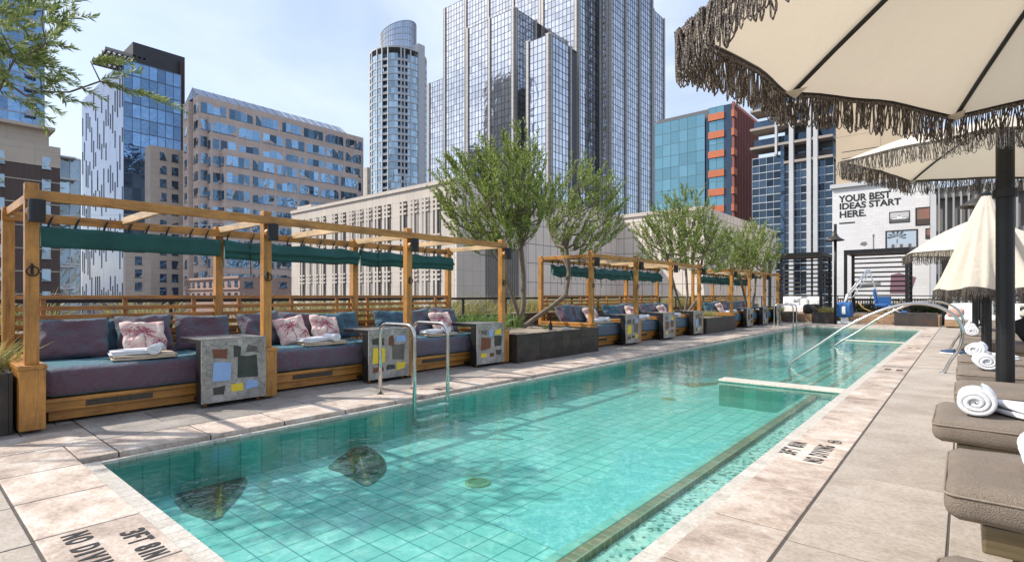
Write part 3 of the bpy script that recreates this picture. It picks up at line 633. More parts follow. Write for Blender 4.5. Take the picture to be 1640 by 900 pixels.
LAY=[[('r',.16,.70,.38,.85),('k',.46,.70,.59,.87),('d',.68,.76,.85,.87),('b',.16,.32,.44,.64),('k',.56,.36,.85,.70),('k',.16,.13,.35,.24),('y',.43,.14,.61,.27),('b',.67,.17,.86,.29)],
     [('k',.10,.70,.35,.84),('r',.46,.68,.60,.86),('b',.68,.74,.90,.87),('y',.10,.34,.40,.65),('d',.55,.36,.88,.68),('r',.10,.14,.34,.25),('k',.43,.17,.63,.27),('y',.68,.16,.90,.30)],
     [('d',.14,.74,.35,.84),('b',.42,.68,.56,.84),('y',.66,.73,.87,.84),('r',.14,.36,.48,.65),('k',.62,.40,.88,.68),('y',.14,.15,.34,.26),('r',.44,.17,.60,.27),('k',.67,.19,.87,.32)]]
def make_console(k):
    t=thing('side_table','x','side table'); w=.74
    st=MB().box(-.15,-.008,0,w,.05,.735).box(-.66,-.151,0,w,.735,.785).box(-.15,-.008,0,w,.736,.785).box(-.62,-.151,.06,w-.06,.05,.085)
    st.build('frame',blackm,t,bevel=.003)
    pn=MB().box(-.0075,.012,0.002,w-.002,.052,.784).build('stone_panel',panelm,t,bevel=.004)
    MB().box(-.66,.01,-.003,w+.003,.786,.792).build('table_top',pm('table_top_stone',(.3,.29,.27),(.16,.155,.15),9,.25),t)
    rr=random.Random(k)
    for c,a0,b0,a1,b1 in LAY[k%3]:
        jj=lambda: rr.uniform(-.025,.025)
        P=[(a0+jj(),b0+jj()),(a1+jj(),b0+jj()),(a1+jj(),b1+jj()),((a0+a1)/2+jj(),b1+jj()*.6),(a0+jj(),b1+jj())]
        MB().prism([(.0122,a*w,.052+b*.73) for a,b in P],(.004,0,0)).build('inset_stone',SC[c],pn)
    for y in (.07,w-.07):
        for x in (-.08,-.55):
            MB().tube([(x,y-.015,.025),(x,y+.015,.025)],.024,12).build('caster',flat('copper_wheel',(.35,.13,.04),.4,.4),t)
    MB().lathe((-.3,w*.35,.792),[(0,.004),(.06,.004),(.065,.012),(.0,.012)],16).build('tray',white,t) if False else None
    return t
day0=None; cons=[make_console(k) for k in range(3)]; consused=[False]*3
cproto=[make_cushion(.70,.50,.2,1),make_cushion(.62,.54,.22,7),make_cushion(.72,.46,.2,13,shotteal)]; cused=[False]*3
pproto=[make_palm(0),make_palm(1)]; pused=[False]*2
rollp=make_roll(.085,.36); rollused=False; foldw=make_folded(towelw,.44,.28,.05,2); foldb=make_folded(towelb,.62,.36,.05,5); fu=[False,False]
def place(proto,used,i,label,loc,rot,group,scale=None):
    if not used[i]:
        o=proto[i]; used[i]=True; o['label']=label; o.location=loc; o.rotation_euler=rot
    else: o=copytree(proto[i],label,loc,rot)
    o['group']=group
    if scale: o.scale=scale
    return o
RU=[False]
tp=[rollp,foldw,foldb]; tu=[False]*3
# cushion specs per bay: list of (y offset, proto, tilt, x)
CS=[[(.42,0,0),(1.13,1,.05),(1.80,0,-.04)],[(.35,1,.1),(.98,0,-.08),(1.62,2,.05)],[(.40,2,-.05),(1.0,0,.1),(1.66,1,-.1)]]
PS={(0,0):[(1.12,.0)],(0,1):[(.75,.15),(1.28,-.12)],(0,2):[(1.42,.05)],(1,0):[(1.28,.1)],(1,1):[(1.25,-.1)],(1,2):[(1.2,.1)],(2,0):[(1.1,.1)],(2,1):[],(2,2):[]}
for gi,ys in enumerate(GYS):
    for bi in range(3):
        y0=ys[bi]+.10; w=ys[bi+1]-ys[bi]-.2; bay=f'in {ORD[bi]} bay of the {GN[gi]} pergola'
        if day0 is None: day0=make_daybed(w); dd=day0; dd['label']='x'
        else: dd=copytree(day0,'x')
        dd['label']=f'low timber daybed with purple and teal mattress {bay}'; dd['group']='daybeds under the pergolas'; dd.location=(-6.93,y0,0)
        place(cons,consused,(bi if gi==0 else (bi+gi)%3),f'black side table with mosaic stone front {bay}',(-6.645,ys[bi]+1.43,0),(0,0,0),'mosaic side tables')
        for ci,(dy,pi,tl) in enumerate(CS[(bi+gi)%3]):
            nm=['left','middle','right'][ci]; colr='teal' if pi==2 else 'purple'
            place(cproto,cused,pi,f'{colr} shot-fabric back cushion, {nm} one {bay}',(-7.86+U(-.03,.03),ys[bi]+.08+dy,.80),(tl,R(-20)+U(-.06,.06),U(-.12,.12)),'large back cushions')
        place(cproto,cused,2,f'teal cushion upright behind the others {bay}',(-8.02,ys[bi]+.08+.78,.79),(0,R(-12),0),'large back cushions')
        for ci,(dy,tl) in enumerate(PS[(gi,bi)]):
            q='' if len(PS[(gi,bi)])==1 else (', left one' if ci==0 else ', right one')
            place(pproto,pused,(ci+bi)%2,f'pink palm print cushion{q} {bay}',(-7.60+U(-.02,.02),ys[bi]+.02+dy,.775),(tl+.0,R(-26),U(-.1,.1)),'palm print cushions')
        ty=ys[bi]+1.02+.0*bi
        place(tp,tu,2,f'beige folded towel on the mattress {bay}',(-7.20,ty,.582),(0,0,U(-.15,.15)),'beige folded towels')
        place(tp,tu,1,f'white folded towel lying on the beige one {bay}',(-7.22,ty-.10,.634),(0,0,U(-.2,.2)),'white folded towels')
        place(tp,tu,0,f'rolled white towel on the folded ones {bay}',(-7.10,ty+.09,.69),(0,0,R(70)+U(-.3,.3)),'rolled towels on the daybeds',(.8,.8,.8) if 1 else None)

# ================================================================ PLANTERS, PLANTS, TREES
def planter(x0,x1,y0,y1,h,label,mat=darksteel,lines=True,fill='gravel'):
    p=thing('planter_box',label,'planter',((x0+x1)/2,(y0+y1)/2,0),'dark steel planter boxes')
    X,Y=(x1-x0)/2,(y1-y0)/2
    t=.03; mb=MB()
    mb.box(-X,X,-Y,-Y+t,0,h); mb.box(-X,X,Y-t,Y,0,h); mb.box(-X,-X+t,-Y+t,Y-t,0,h); mb.box(X-t,X,-Y+t,Y-t,0,h)
    mb.build('shell',mat,p,bevel=.004)
    if lines:
        mb=MB(); z=h/3
        n=max(2,int((y1-y0)/.62))
        for r_ in range(3):
            for k in range(n):
                a=-Y+(2*Y)*k/n; b=-Y+(2*Y)*(k+1)/n; s_=(.3 if r_%2 else 0)
                mb.box(X+.001,X+.008,a+.004,b-.004,r_*z+.005,(r_+1)*z-.005)
        mb.build('plate',mat,p,bevel=.002)
    m=rbox(-X+t,X-t,-Y+t,Y-t,h-.25,h-.05,.01,20,40,2,.03,.03,5); m.build('gravel_fill',gravel,p,smooth=True)
    return p
planter(-8.6,-6.52,7.80,10.78,.55,'long dark steel planter holding the big multi-stemmed tree')
planter(-8.6,-6.60,17.85,20.8,.53,'dark steel planter between the middle and farthest pergolas',rustst,False)
planter(-8.6,-6.77,-2.2,.76,.58,'dark steel planter at the left edge before the nearest pergola',darksteel,False)
planter(-8.0,-6.3,28.3,29.3,.5,'small dark planter past the farthest pergola',rustst,False)
planter(-5.45,-4.45,28.1,28.9,.52,'rusty steel planter at the foot of the lamp post',rustst,False)
planter(-2.3,-.85,28.1,28.9,.56,'rusty steel planter on the far side of the pool, right of the lift',rustst,False)
planter(-10.9,-9.4,-1,34.,.8,'long planter strip outside the railing behind the pergolas',darksteel,False)

def tuft_mb(mb,c,n,h,spread,lean=.5,w=.008):
    for i in range(n):
        a=U(0,6.28); r=spread*math.sqrt(U(0,1)); b=Vector((c[0]+r*math.cos(a),c[1]+r*math.sin(a),c[2]))
        l=Vector((math.cos(a)*U(.1,lean),math.sin(a)*U(.1,lean),1)).normalized()*h*U(.5,1.1); s=l.cross(Vector((U(-1,1),U(-1,1),.2))).normalized()*w
        m=b+l*.55; t=b+l+Vector((math.cos(a),math.sin(a),-.6))*h*.18
        mb.add([b-s,b+s,m+s*.8,m-s*.8,t],[(0,1,2,3),(3,2,4)])
def grass(name,label,pts,mat,h,n,spread,cat='grass plant',kind=None,lean=.5):
    mb=MB()
    for c in pts: tuft_mb(mb,(c[0]-pts[0][0],c[1]-pts[0][1],c[2]-pts[0][2]),n,h,spread,lean)
    o=mb.build(name,mat,None,loc=pts[0]); tag(o,label,cat); 
    if kind: o['kind']=kind
    return o
grass('grass','wispy pale grasses filling the strip behind the screens',[(-10.1+U(-.5,.5),U(-.5,33.),.74) for _ in range(150)],grassm,.75,45,.25,'grass','stuff',.9)
for i,(x,y,h,m,lb) in enumerate([(-8.25,8.25,.55,greenm,'bright green feathery bush right of the third daybed'),(-8.2,9.1,.5,greenm,'bright green bush beside the big tree trunk'),(-7.9,18.8,.35,grassm,'yellow grass clump in planter between middle and far pergolas'),(-7.3,19.9,.3,grassm,'low straw grass at right end of the planter between pergolas'),(-7.1,28.8,.3,grassm,'straw grass in small planter past the farthest pergola'),(-4.9,28.5,.35,grassm,'straw grass in the rusty planter under the lamp'),(-7.5,.2,.45,grassm,'dry grass in the left edge planter'),(-7.2,9.9,.16,greenm,'small spiky agave in the tree planter')]):
    grass('grass_plant' if i not in(0,1) else 'bush',lb,[(x+U(-.25,.25),y+U(-.4,.4)*(1.2 if i<7 else 0),.5) for _ in range(6 if i<7 else 1)],m,h,70 if i<7 else 24,.22 if i<7 else .05,'plant',None,.8)
o=MB(); 
d=thing('garden_torch','black garden lamp with reed sticks standing in the tree planter gravel','garden lamp',(-7.0,9.55,.5))
MB().lathe((0,0,0),[(.0,0),(.04,0),(.04,.17),(.02,.18),(.02,.22),(0,.22)],12).build('body',blackm,d)
mb=MB(); [mb.tube([(0,0,.2),(U(-.05,.05),U(-.05,.05),.42)],.003,4) for _ in range(7)]; mb.build('reeds',blackm,d)
tag(rbox(-.07,.07,-.12,.12,0,.07,.03,6,6,4,0,.01,3).build('rock',pm('pale_rock',(.5,.48,.44),(.4,.38,.34),9,.8),None,loc=(-6.95,10.05,.5),smooth=True),'pale flat rock on the gravel of the tree planter','rock')

def tree(name,label,base,trunks,blobs,natt,nleaf,ll,lw,leafmat_,r0=.012,shoot=.38,seed=1,updir=.9,group=None,maxseg=.28,bend=0):
    rnd=random.Random(seed); nodes_=[]; par=[]
    for tr in trunks:
        prev=-1
        for i,p in enumerate(tr):
            nodes_.append(Vector(p)); par.append(prev); prev=len(nodes_)-1
    ntrunk=len(nodes_)
    att=[]
    tot=sum(b[1][0]*b[1][1]*b[1][2] for b in blobs)
    for c,rad in blobs:
        k=int(natt*rad[0]*rad[1]*rad[2]/tot)
        for _ in range(k):
            while True:
                q=Vector((rnd.uniform(-1,1),rnd.uniform(-1,1),rnd.uniform(-1,1)))
                if q.length<1: break
            q=q.normalized()*(q.length**.8)
            att.append(Vector(c)+Vector((q.x*rad[0],q.y*rad[1],q.z*rad[2])))
    tops=[Vector(tr[-1]) for tr in trunks]
    att.sort(key=lambda a:min((a-t).length for t in tops))
    leafn=[]
    for a in att:
        best=min(range(len(nodes_)),key=lambda i:(nodes_[i]-a).length+(.25 if nodes_[i].z>a.z else 0))
        L_=(a-nodes_[best]).length; n=max(1,int(L_/maxseg)); p0=nodes_[best].copy(); pi=best
        for k in range(1,n+1):
            q=p0.lerp(a,k/n)+Vector((rnd.gauss(0,.02),rnd.gauss(0,.02),rnd.gauss(0,.02)-.05*math.sin(math.pi*k/n)))*(0 if k==n else 1)
            nodes_.append(q); par.append(pi); pi=len(nodes_)-1
        leafn.append(pi)
    cnt=[1]*len(nodes_)
    for i in reversed(range(len(nodes_))):
        if par[i]>=0: cnt[par[i]]+=cnt[i]
    root=thing(name,label,'tree',base,group); B=Vector(base)
    mb=MB()
    for tr_i in range(len(nodes_)):
        if par[tr_i]>=0:
            a,b=nodes_[par[tr_i]]-B,nodes_[tr_i]-B; ra=min(r0*cnt[par[tr_i]]**.42,.06); rb=min(r0*cnt[tr_i]**.42,.06)
            if par[tr_i]>=ntrunk or tr_i>=ntrunk: ra=min(ra,rb*1.5)
            mb.tube([a,b],[ra,rb],6 if ra>.02 else 4,False)
    mb.build('trunk',bark,root,smooth=True)
    mb=MB(); cen=sum((Vector(b[0]) for b in blobs),Vector())/len(blobs)
    for i in leafn:
        for s_ in range(2):
            out=(nodes_[i]-cen); d=Vector((out.x*.5+rnd.gauss(0,.35),out.y*.5+rnd.gauss(0,.35),updir+rnd.gauss(0,.3)+out.z*.25)).normalized()
            L_=shoot*rnd.uniform(.55,1.25); st=nodes_[i]-B
            for k in range(nleaf):
                t=k/nleaf; p=st+d*L_*t+Vector((0,0,bend*t*t*L_)); a=rnd.uniform(0,6.283); side=d.orthogonal().normalized(); side=(side*math.cos(a)+d.cross(side)*math.sin(a))
                ld=(d*rnd.uniform(.6,1.1)+side*rnd.uniform(.4,.9)).normalized()*ll*rnd.uniform(.6,1.15); ws=ld.cross(Vector((rnd.gauss(0,1),rnd.gauss(0,1),rnd.gauss(0,1)))).normalized()*lw/2
                mb.add([p,p+ld*.45+ws,p+ld,p+ld*.45-ws],[(0,1,2,3)])
    mb.build('crown',leafmat_,root)
    return root
T1=(-7.95,9.65,.5)
tree('olive_tree','big airy green tree with two crowns in the long planter',T1,
 [[T1,(-7.97,9.55,.95),(-8.05,9.35,1.5),(-8.15,9.2,1.95),(-8.1,9.0,2.4),(-8.1,8.8,2.9)],[T1,(-7.9,9.7,1.1),(-7.95,9.75,1.8),(-7.9,9.6,2.4),(-7.9,9.5,3.0)],[T1,(-7.85,10.0,.72),(-7.75,10.55,1.0),(-7.7,11.15,1.3),(-7.7,11.3,1.9),(-7.75,11.25,2.5),(-7.75,11.4,3.0)]],
 [((-8.0,8.8,3.30),(1.1,1.2,1.15)),((-8.1,9.7,3.65),(.9,.8,1.35)),((-7.7,11.8,3.30),(1.0,1.1,1.3))],520,38,.09,.025,leaves,.0062,.50,3,1.3)
yb,_=onx(1107,-7.7); T2=(-7.7,18.6,.5)
tree('olive_tree','green multi-stemmed tree between the middle and farthest pergolas',T2,
 [[T2,(-7.8,18.3,1.2),(-7.9,18.0,2.0),(-7.9,17.6,2.7)],[T2,(-7.6,18.7,1.3),(-7.7,18.8,2.2),(-7.8,18.9,2.9)],[T2,(-7.4,19.2,1.2),(-7.5,19.6,2.0),(-7.5,19.9,2.8)]],
 [((-7.9,17.9,3.2),(1.1,1.4,1.15)),((-7.8,18.9,3.6),(1.0,1.2,1.5)),((-7.5,20.2,3.0),(.9,1.3,1.1))],330,32,.10,.028,leaves,.0068,.5,5,1.2)
T3=(-7.6,25.9,.3)
tree('olive_tree','smaller tree behind the farthest pergola, left of black cabana',T3,
 [[T3,(-7.7,25.6,1.2),(-7.8,25.2,2.2)],[T3,(-7.5,26.4,1.3),(-7.5,26.6,2.2)]],
 [((-7.8,24.2,2.9),(.9,1.8,1.1)),((-7.6,27.0,3.2),(.9,2.0,1.3))],270,28,.12,.034,leaves,.007,.55,8,1.2)
# overhanging needle tree at the upper left
T0=(-8.1,-.9,.5)
pA=atd(-60,5.4); 
tree('needle_tree','fine needled tree reaching over the nearest pergola from the left',T0,
 [[T0,(-8.0,-.7,1.4),(-7.9,-.5,2.3),(-7.6,-.2,2.8)],[T0,(-8.15,-.8,2.0),(-8.1,-.4,3.2),(-7.9,-.1,3.9)]],
 [((-7.1,.55,3.55),(.5,.65,.30)),((-7.0,.35,2.85),(.40,.38,.13)),((-7.3,.45,4.05),(.7,.85,.35)),((-6.55,1.3,3.45),(.30,.38,.14)),((-8.3,-.8,4.2),(.8,.5,.4))],125,95,.085,.014,leaves2,.005,.46,12,.15,bend=-.15)

# ================================================================ RAILING
rl=thing('deck_railing','black metal railing with glass panes behind the timber pergolas','railing',(DX0+.1,0,0))
MB().box(-.03,.03,-6.5,35,1.20,1.25).build('top_rail',blackm,rl,bevel=.004)
y=-6.3
clearg=None
m,t,p,o_=nodes('clear_glass'); clearg=m; t.nodes.remove(p); fr=N(t,'ShaderNodeFresnel',IOR=1.45); tr=N(t,'ShaderNodeBsdfTransparent'); tr.inputs[0].default_value=(.93,.97,.96,1); gl=N(t,'ShaderNodeBsdfGlossy',Roughness=.02); ms=N(t,'ShaderNodeMixShader'); t.links.new(fr.outputs[0],ms.inputs[0]); t.links.new(tr.outputs[0],ms.inputs[1]); t.links.new(gl.outputs[0],ms.inputs[2]); t.links.new(ms.outputs[0],o_.inputs[0])
gp=MB()
while y<34.9:
    MB().box(-.025,.025,y-.02,y+.02,0,1.2).build('railing_post',blackm,rl); gp.add([(0,y+.05,.08),(0,y+1.45,.08),(0,y+1.45,1.15),(0,y+.05,1.15)],[(0,1,2,3)]); y+=1.5
gp.build('glass_panes',clearg,rl)
rl=thing('deck_railing','black metal railing along the far end of the deck','railing',(0,DY1-.3,0))
MB().box(-8.8,8.8,-.03,.03,1.25,1.3).build('top_rail',blackm,rl,bevel=.004)
for k in range(12): MB().box(-8.8+k*1.6,-8.76+k*1.6,-.02,.02,0,1.25).build('railing_post',blackm,rl)

# ================================================================ LADDERS, HAND RAILS
def arcpts(c,r,a0,a1,n,ex,ey):
    return [Vector(c)+Vector(ex)*r*math.cos(a0+(a1-a0)*i/n)+Vector(ey)*r*math.sin(a0+(a1-a0)*i/n) for i in range(n+1)]
def ladder(y,label,w=.55,sc=1):
    t=thing('pool_ladder',label,'pool ladder',(-5.35,y,0),'steel pool ladders')
    for dy in (0,w):
        X=(1,0,0); Z=(0,0,1); r=.14
        pts=[Vector((-.50,dy,0))]+[Vector((-.50,dy,.5))]+arcpts((-.50+r,dy,.93-r),r,math.pi,math.pi/2,8,X,Z)+arcpts((.20-r,dy,.93-r),r,math.pi/2,0,8,X,Z)+[Vector((.20,dy,.3)),Vector((.20,dy,FZ+.15))]
        h=MB().tube(pts,.024,14).build('handrail',steel,t,smooth=True)
        MB().lathe((-.50,dy,0),[(.045,0),(.045,.008),(.027,.012)],16).build('foot_flange',steel,h)
    for z in (-.11,-.24,-.37): MB().box(.16,.25,.02,w-.02,z-.015,z+.01).build('step',white,t,bevel=.004)
    return t
ladder(4.20,'polished steel ladder with two hoop handrails on near left pool edge')
ladder(23.2,'small distant steel ladder beside the farthest pergola')
def archrail(foot,end,label):
    t=thing('pool_handrail',label,'handrail',(foot[0],foot[1],0),'long arched pool handrails')
    fy=0
    # in x-z plane: foot -> small S -> big arch -> long straight slope down to water
    L_=end[0]-foot[0]
    C=[(0,0,0),(.03,0,.05),(.10,0,.22),(.19,0,.38),(.245,0,.55),(.25,0,.72),(.19,0,.90),(.06,0,1.04),(-.14,0,1.135),(-.40,0,1.16),(-.68,0,1.10),(-.98,0,.97),(-1.40,0,.71),(-1.85,0,.35),(L_,0,-.02),(L_-.03,0,-.12),(L_-.0,0,-.45)]
    P=[Vector(c) for c in C]; out=[]
    for i in range(len(P)-1):
        p0=P[max(i-1,0)];p1=P[i];p2=P[i+1];p3=P[min(i+2,len(P)-1)]
        for k in range(6):
            u=k/6; out.append(.5*((2*p1)+(p2-p0)*u+(2*p0-5*p1+4*p2-p3)*u*u+(3*p1-p0-3*p2+p3)*u**3))
    out.append(P[-1])
    MB().tube(out,.026,14).build('rail',steel,t,smooth=True); MB().lathe((0,0,0),[(0,.01),(.05,.01),(.055,.0)],16).build('foot_flange',steel,t)
archrail((-.27,11.45),(-2.58,11.45),'nearer of the two long arched steel handrails over the steps')
archrail((-.27,16.5),(-2.62,16.5),'farther of the two long arched steel handrails over the steps')

# ================================================================ UMBRELLAS
def hexumbrella(label,c,zr,zh,Rr,a0,nl,sag=.05,pole=.072,side=6,seed=1,fl=.20,near=False,rimv=None):
    t=thing('umbrella',label,'umbrella',(c[0],c[1],0),'cream fringed umbrellas')
    n=side; V=[]
    vert=[(Rr*math.cos(a0+2*math.pi*k/n),Rr*math.sin(a0+2*math.pi*k/n)) for k in range(n)]
    if rimv: vert=rimv; n=len(rimv)
    vert=[v if len(v)==3 else (v[0],v[1],zr) for v in vert]
    mb=MB(); K=12; J=12; rims=[]
    for k in range(n):
        A=Vector(vert[k]); B=Vector(vert[(k+1)%n]); T=Vector((0,0,zh)); base=len(mb.v)
        for i in range(K+1):
            s_=i/K
            for j in range(J+1):
                q=j/J; e=A.lerp(B,q); e=e+Vector((-e.x,-e.y,0)).normalized()*.014*Rr*math.sin(math.pi*q)+Vector((0,0,.008*Rr*math.sin(math.pi*q)))
                p=T.lerp(e,s_); p.z+= .10*Rr*math.sin(math.pi*s_)*.55 - sag*math.sin(math.pi*q)*math.sin(math.pi*s_)
                p.z+=mnoise.noise(Vector((p.x*3+seed,p.y*3,1)))*.012*s_
                mb.v.append(tuple(p))
                if i==K: rims.append(p.copy())
        for i in range(K):
            for j in range(J):
                mb.f.append((base+i*(J+1)+j,base+i*(J+1)+j+1,base+(i+1)*(J+1)+j+1,base+(i+1)*(J+1)+j))
    cn=mb.build('canopy',canvas,t,smooth=False); 
    for p in cn.data.polygons: p.use_smooth=True
    # hem
    MB().tube(rims+[rims[0]],.006,6,False).build('hem_piping',blackm,cn)
    # ribs
    rb=[]
    for k in range(n):
        A=Vector(vert[k]); T=Vector((0,0,zh)); pts=[]
        for i in range(8):
            s_=.03+.96*i/7; p=T.lerp(A,s_); p.z+=.10*Rr*math.sin(math.pi*s_)*.55-.03; pts.append(p)
        MB().tube(pts,.011,6).build('rib',blackm,t)
        pk=A-Vector(A).normalized()*0; d=Vector((A.x,A.y,0)).normalized(); sd=Vector((-d.y,d.x,0)); q=A-d*.0+Vector((0,0,-.012))
        MB().add([q-d*.10+Vector((0,0,.01)),q+sd*.05-d*.01,q-sd*.05-d*.01,q-d*.04+Vector((0,0,-.03))],[(0,1,3),(0,3,2)]).build('rib_pocket',canvas,t)
    MB().lathe((0,0,0),[(0,0.0),(.30,.0),(.30,.03),(.08,.05),(pole,.06),(pole,zh*.45),(pole,zh-.02),(.02,zh+.06),(.0,zh+.06)],20).build('pole',blackm,t,smooth=False)
    MB().lathe((0,0,zh-.78),[(pole*1.01,0),(pole*1.35,0),(pole*1.35,.08),(pole*1.01,.08)],16).build('hub',blackm,t)
    # fringe: hanging cord loops
    rr=random.Random(seed); mb=MB(); m=len(rims)
    per=[0]
    for i in range(m): per.append(per[-1]+(rims[(i+1)%m]-rims[i]).length)
    for q in range(nl):
        s_=per[-1]*q/nl+rr.uniform(-.01,.01); s_%=per[-1]; i=0
        while per[i+1]<s_: i+=1
        f=(s_-per[i])/max(1e-6,per[i+1]-per[i]); p=rims[i].lerp(rims[(i+1)%m],f); tg=(rims[(i+1)%m]-rims[i]).normalized() if (rims[(i+1)%m]-rims[i]).length>1e-6 else Vector((1,0,0))
        wv=rr.uniform(.007,.015)*(1.8 if nl<250 else 1); ln=fl*rr.uniform(.80,1.06); lean=tg*rr.uniform(-.03,.03)+Vector((rr.uniform(-.02,.02),rr.uniform(-.02,.02),0)); off=Vector((p.x,p.y,0)).normalized()*rr.uniform(.0,.02)
        pts=[p+off-tg*wv*.3]
        tw=rr.uniform(-.6,.6); side_=(tg*math.cos(tw)+Vector((0,0,1)).cross(tg)*math.sin(tw))
        for k in range(1,10):
            a=math.pi*k/5.-0; 
            zz=[.25,.5,.75,.93,1.,.93,.75,.5,.25][k-1]; xx=[-.5,-.9,-1.1,-.8,0,.8,1.1,.9,.5][k-1]
            pts.append(p+off+lean*zz+side_*wv*xx+Vector((0,0,-ln*zz)))
        pts.append(p+off+tg*wv*.3)
        mb.tube(pts,.0030 if near else .0042 if nl>250 else .006,4 if near else 3,False)
    mb.build('fringe',fringem,cn,kind='stuff')
    # band of woven braid at the top of the fringe
    bd=MB()
    for i in range(m):
        a,b=rims[i],rims[(i+1)%m]; bd.add([a,b,b+Vector((0,0,-.022)),a+Vector((0,0,-.022))],[(0,1,2,3)])
    bd.build('fringe_braid',fringem,cn,solid=.006)
    return t
hexumbrella('large cream umbrella with dark loop fringe filling the upper right corner',(.75,2.55),2.30,3.12,1.5,0,1050,.04,.07,6,3,.165,True,[(-1.45,-.90,2.15),(-.40,-1.5,2.25),(.8,-1.29,2.3),(1.42,-.33,2.3),(1.45,.9,2.4),(.4,1.5,2.35),(-.797,1.29,2.3),(-1.417,.328,2.3)])
hexumbrella('second cream fringed umbrella on the thick black pole behind the nearest one',(.31,7.2),2.65,3.05,1.3,0,700,.03,.072,6,9,.17,True,[(-1.26,-.95),(-.15,-1.4),(1.0,-.75),(1.3,.75),(.35,1.3),(-.80,.62)])
def closed_umbrella():
    t=thing('umbrella','half-closed cream umbrella hanging in folds behind the thick black pole','umbrella',(.30,12.6,0),'cream fringed umbrellas'); mb=MB(); n=96; K=24
    rim=[]
    for i in range(K+1):
        s_=i/K
        for k in range(n):
            a=2*math.pi*k/n; fold=1+.16*s_**.6*math.sin(a*5+.4+.5*math.sin(a))+.13*s_*math.sin(a*8+2.5*s_+math.sin(2*a))+.05*s_**.5*math.sin(a*17+3)+.02*math.sin(a*31)*s_
            r=(.03+.63*s_**.85)*fold; z=3.12-1.70*s_+.03*s_*math.sin(a*6)
            mb.v.append((r*math.cos(a),r*math.sin(a),z))
            if i==K: rim.append(Vector(mb.v[-1]))
    for i in range(K):
        for k in range(n): mb.f.append((i*n+k,(i+1)*n+k,(i+1)*n+(k+1)%n,i*n+(k+1)%n))
    c=mb.build('canopy',canvas,t,smooth=True)
    rr=random.Random(4); f=MB()
    for q in range(520):
        k=rr.random()*n; i=int(k); p=rim[i].lerp(rim[(i+1)%n],k-i); tg=(rim[(i+1)%n]-rim[i]).normalized(); w_=rr.uniform(.008,.02); ln=rr.uniform(.13,.22)
        f.tube([p-tg*.004,p-tg*w_+Vector((0,0,-ln*.6)),p+Vector((rr.uniform(-.02,.02),rr.uniform(-.02,.02),-ln)),p+tg*w_+Vector((0,0,-ln*.6)),p+tg*.004],.0050,3,False)
    f.build('fringe',fringem,c,kind='stuff')
    MB().lathe((0,0,0),[(0,0),(.3,0),(.3,.03),(.072,.05),(.072,3.1),(0,3.16)],18).build('pole',blackm,t)
closed_umbrella()
hexumbrella('small far cream umbrella seen from above its rim, left of half-closed one',(.20,16.6),2.30,3.1,1.5,R(160),240,.05,.06,6,21,.22)
hexumbrella('farthest cream umbrella on the right side of the deck',(.9,22.0),2.30,3.0,1.2,R(140),180,.05,.06,6,25,.22)

# ================================================================ LOUNGERS
def make_lounger():
    t=thing('sun_lounger','x','sun lounger')
    c=rbox(-.04,1.35,0,.86,.30,.455,.06,26,16,6,.012,.006,2); cu=c.build('cushion',taupe,t,smooth=True)
    pp=[]
    for cx_,cy_,a0_ in ((1.30,.81,0),(.01,.81,90),(.01,.05,180),(1.30,.05,270)):
        for q_ in range(5): a_=R(a0_+q_*22.5); pp.append((cx_+.05*math.cos(a_),cy_+.05*math.sin(a_),.418))
    MB().tube(pp+[pp[0]],.0055,6,False).build('piping',pm('taupe_piping',(.27,.22,.17),(.2,.16,.13),60,.8),cu,smooth=True)
    b=rbox(0,.75,0.02,.84,-.07,.08,.055,16,14,6,.012,.006,5); M=Matrix.Translation((1.36,0,.39))@Matrix.Rotation(R(-32),4,'Y'); xf(b,M); b.build('back_cushion',taupe,t,smooth=True)
    MB().box(.09,1.95,.07,.79,.165,.292).build('frame',bronze,t,bevel=.012)
    for x,y in ((.25,.22),(.25,.64),(1.75,.22),(1.75,.64)):
        l=MB().lathe((x,y,0),[(0,0),(.055,0),(.055,.12),(.07,.135),(.07,.163),(0,.163)],18).build('leg',blackm,t,smooth=False)
    return t
lg=make_lounger(); LYS=[1.45,3.05,4.65,6.2,7.75,9.3,12.75,14.3,15.85,17.4,19.0,20.6,22.2]
NL=['nearest','second nearest','third nearest','fourth nearest','fifth nearest','sixth nearest']
for i,y in enumerate(LYS):
    lb=f'taupe cushioned lounger, {NL[i]} in the right-hand row' if i<6 else f'taupe lounger past the aisle, number {i-5} counting from the arched handrail'
    names=['first','second','third','fourth','fifth','sixth','seventh']
    if i>=6: lb=f'taupe lounger beyond the arched handrail, {names[i-6]} past the aisle on the right'
    x=-.03+(0 if i!=2 else -.10)
    if i==0: o=lg; o['label']=lb; o.location=(x,y,0)
    else: o=copytree(lg,lb,(x,y,0))
    o['group']='sun loungers in the right-hand row'
TR=[(.30,3.52,0.,'on the second nearest lounger'),(.06,5.0,.0,'at the foot of the third nearest lounger'),(.18,8.05,.1,'on the fifth nearest lounger'),(.12,9.75,-.1,'on the sixth nearest lounger'),(.12,14.6,0,'on the second lounger past the aisle'),(.1,16.2,0,'on the third lounger past the aisle'),(.15,17.8,.1,'on the fourth lounger past the aisle'),(.2,19.4,.1,'on the fifth lounger past the aisle')]
for i,(x,y,rz,lb) in enumerate(TR):
    o=place(tp,tu,0,'thick rolled white towel '+lb,(x,y,.565),(0,0,rz),'rolled towels on the loungers',(1.25,1.0,1.25))
o=place(tp,tu,1,'loose folded white towel beside the roll on third nearest lounger',(.36,5.1,.470),(0,R(4),.6),'loose towels on loungers',(1.3,1.1,1.4))
o=place(tp,tu,1,'loose folded white towel on the sixth nearest lounger',(.35,9.6,.470),(0,0,.3),'loose towels on loungers')
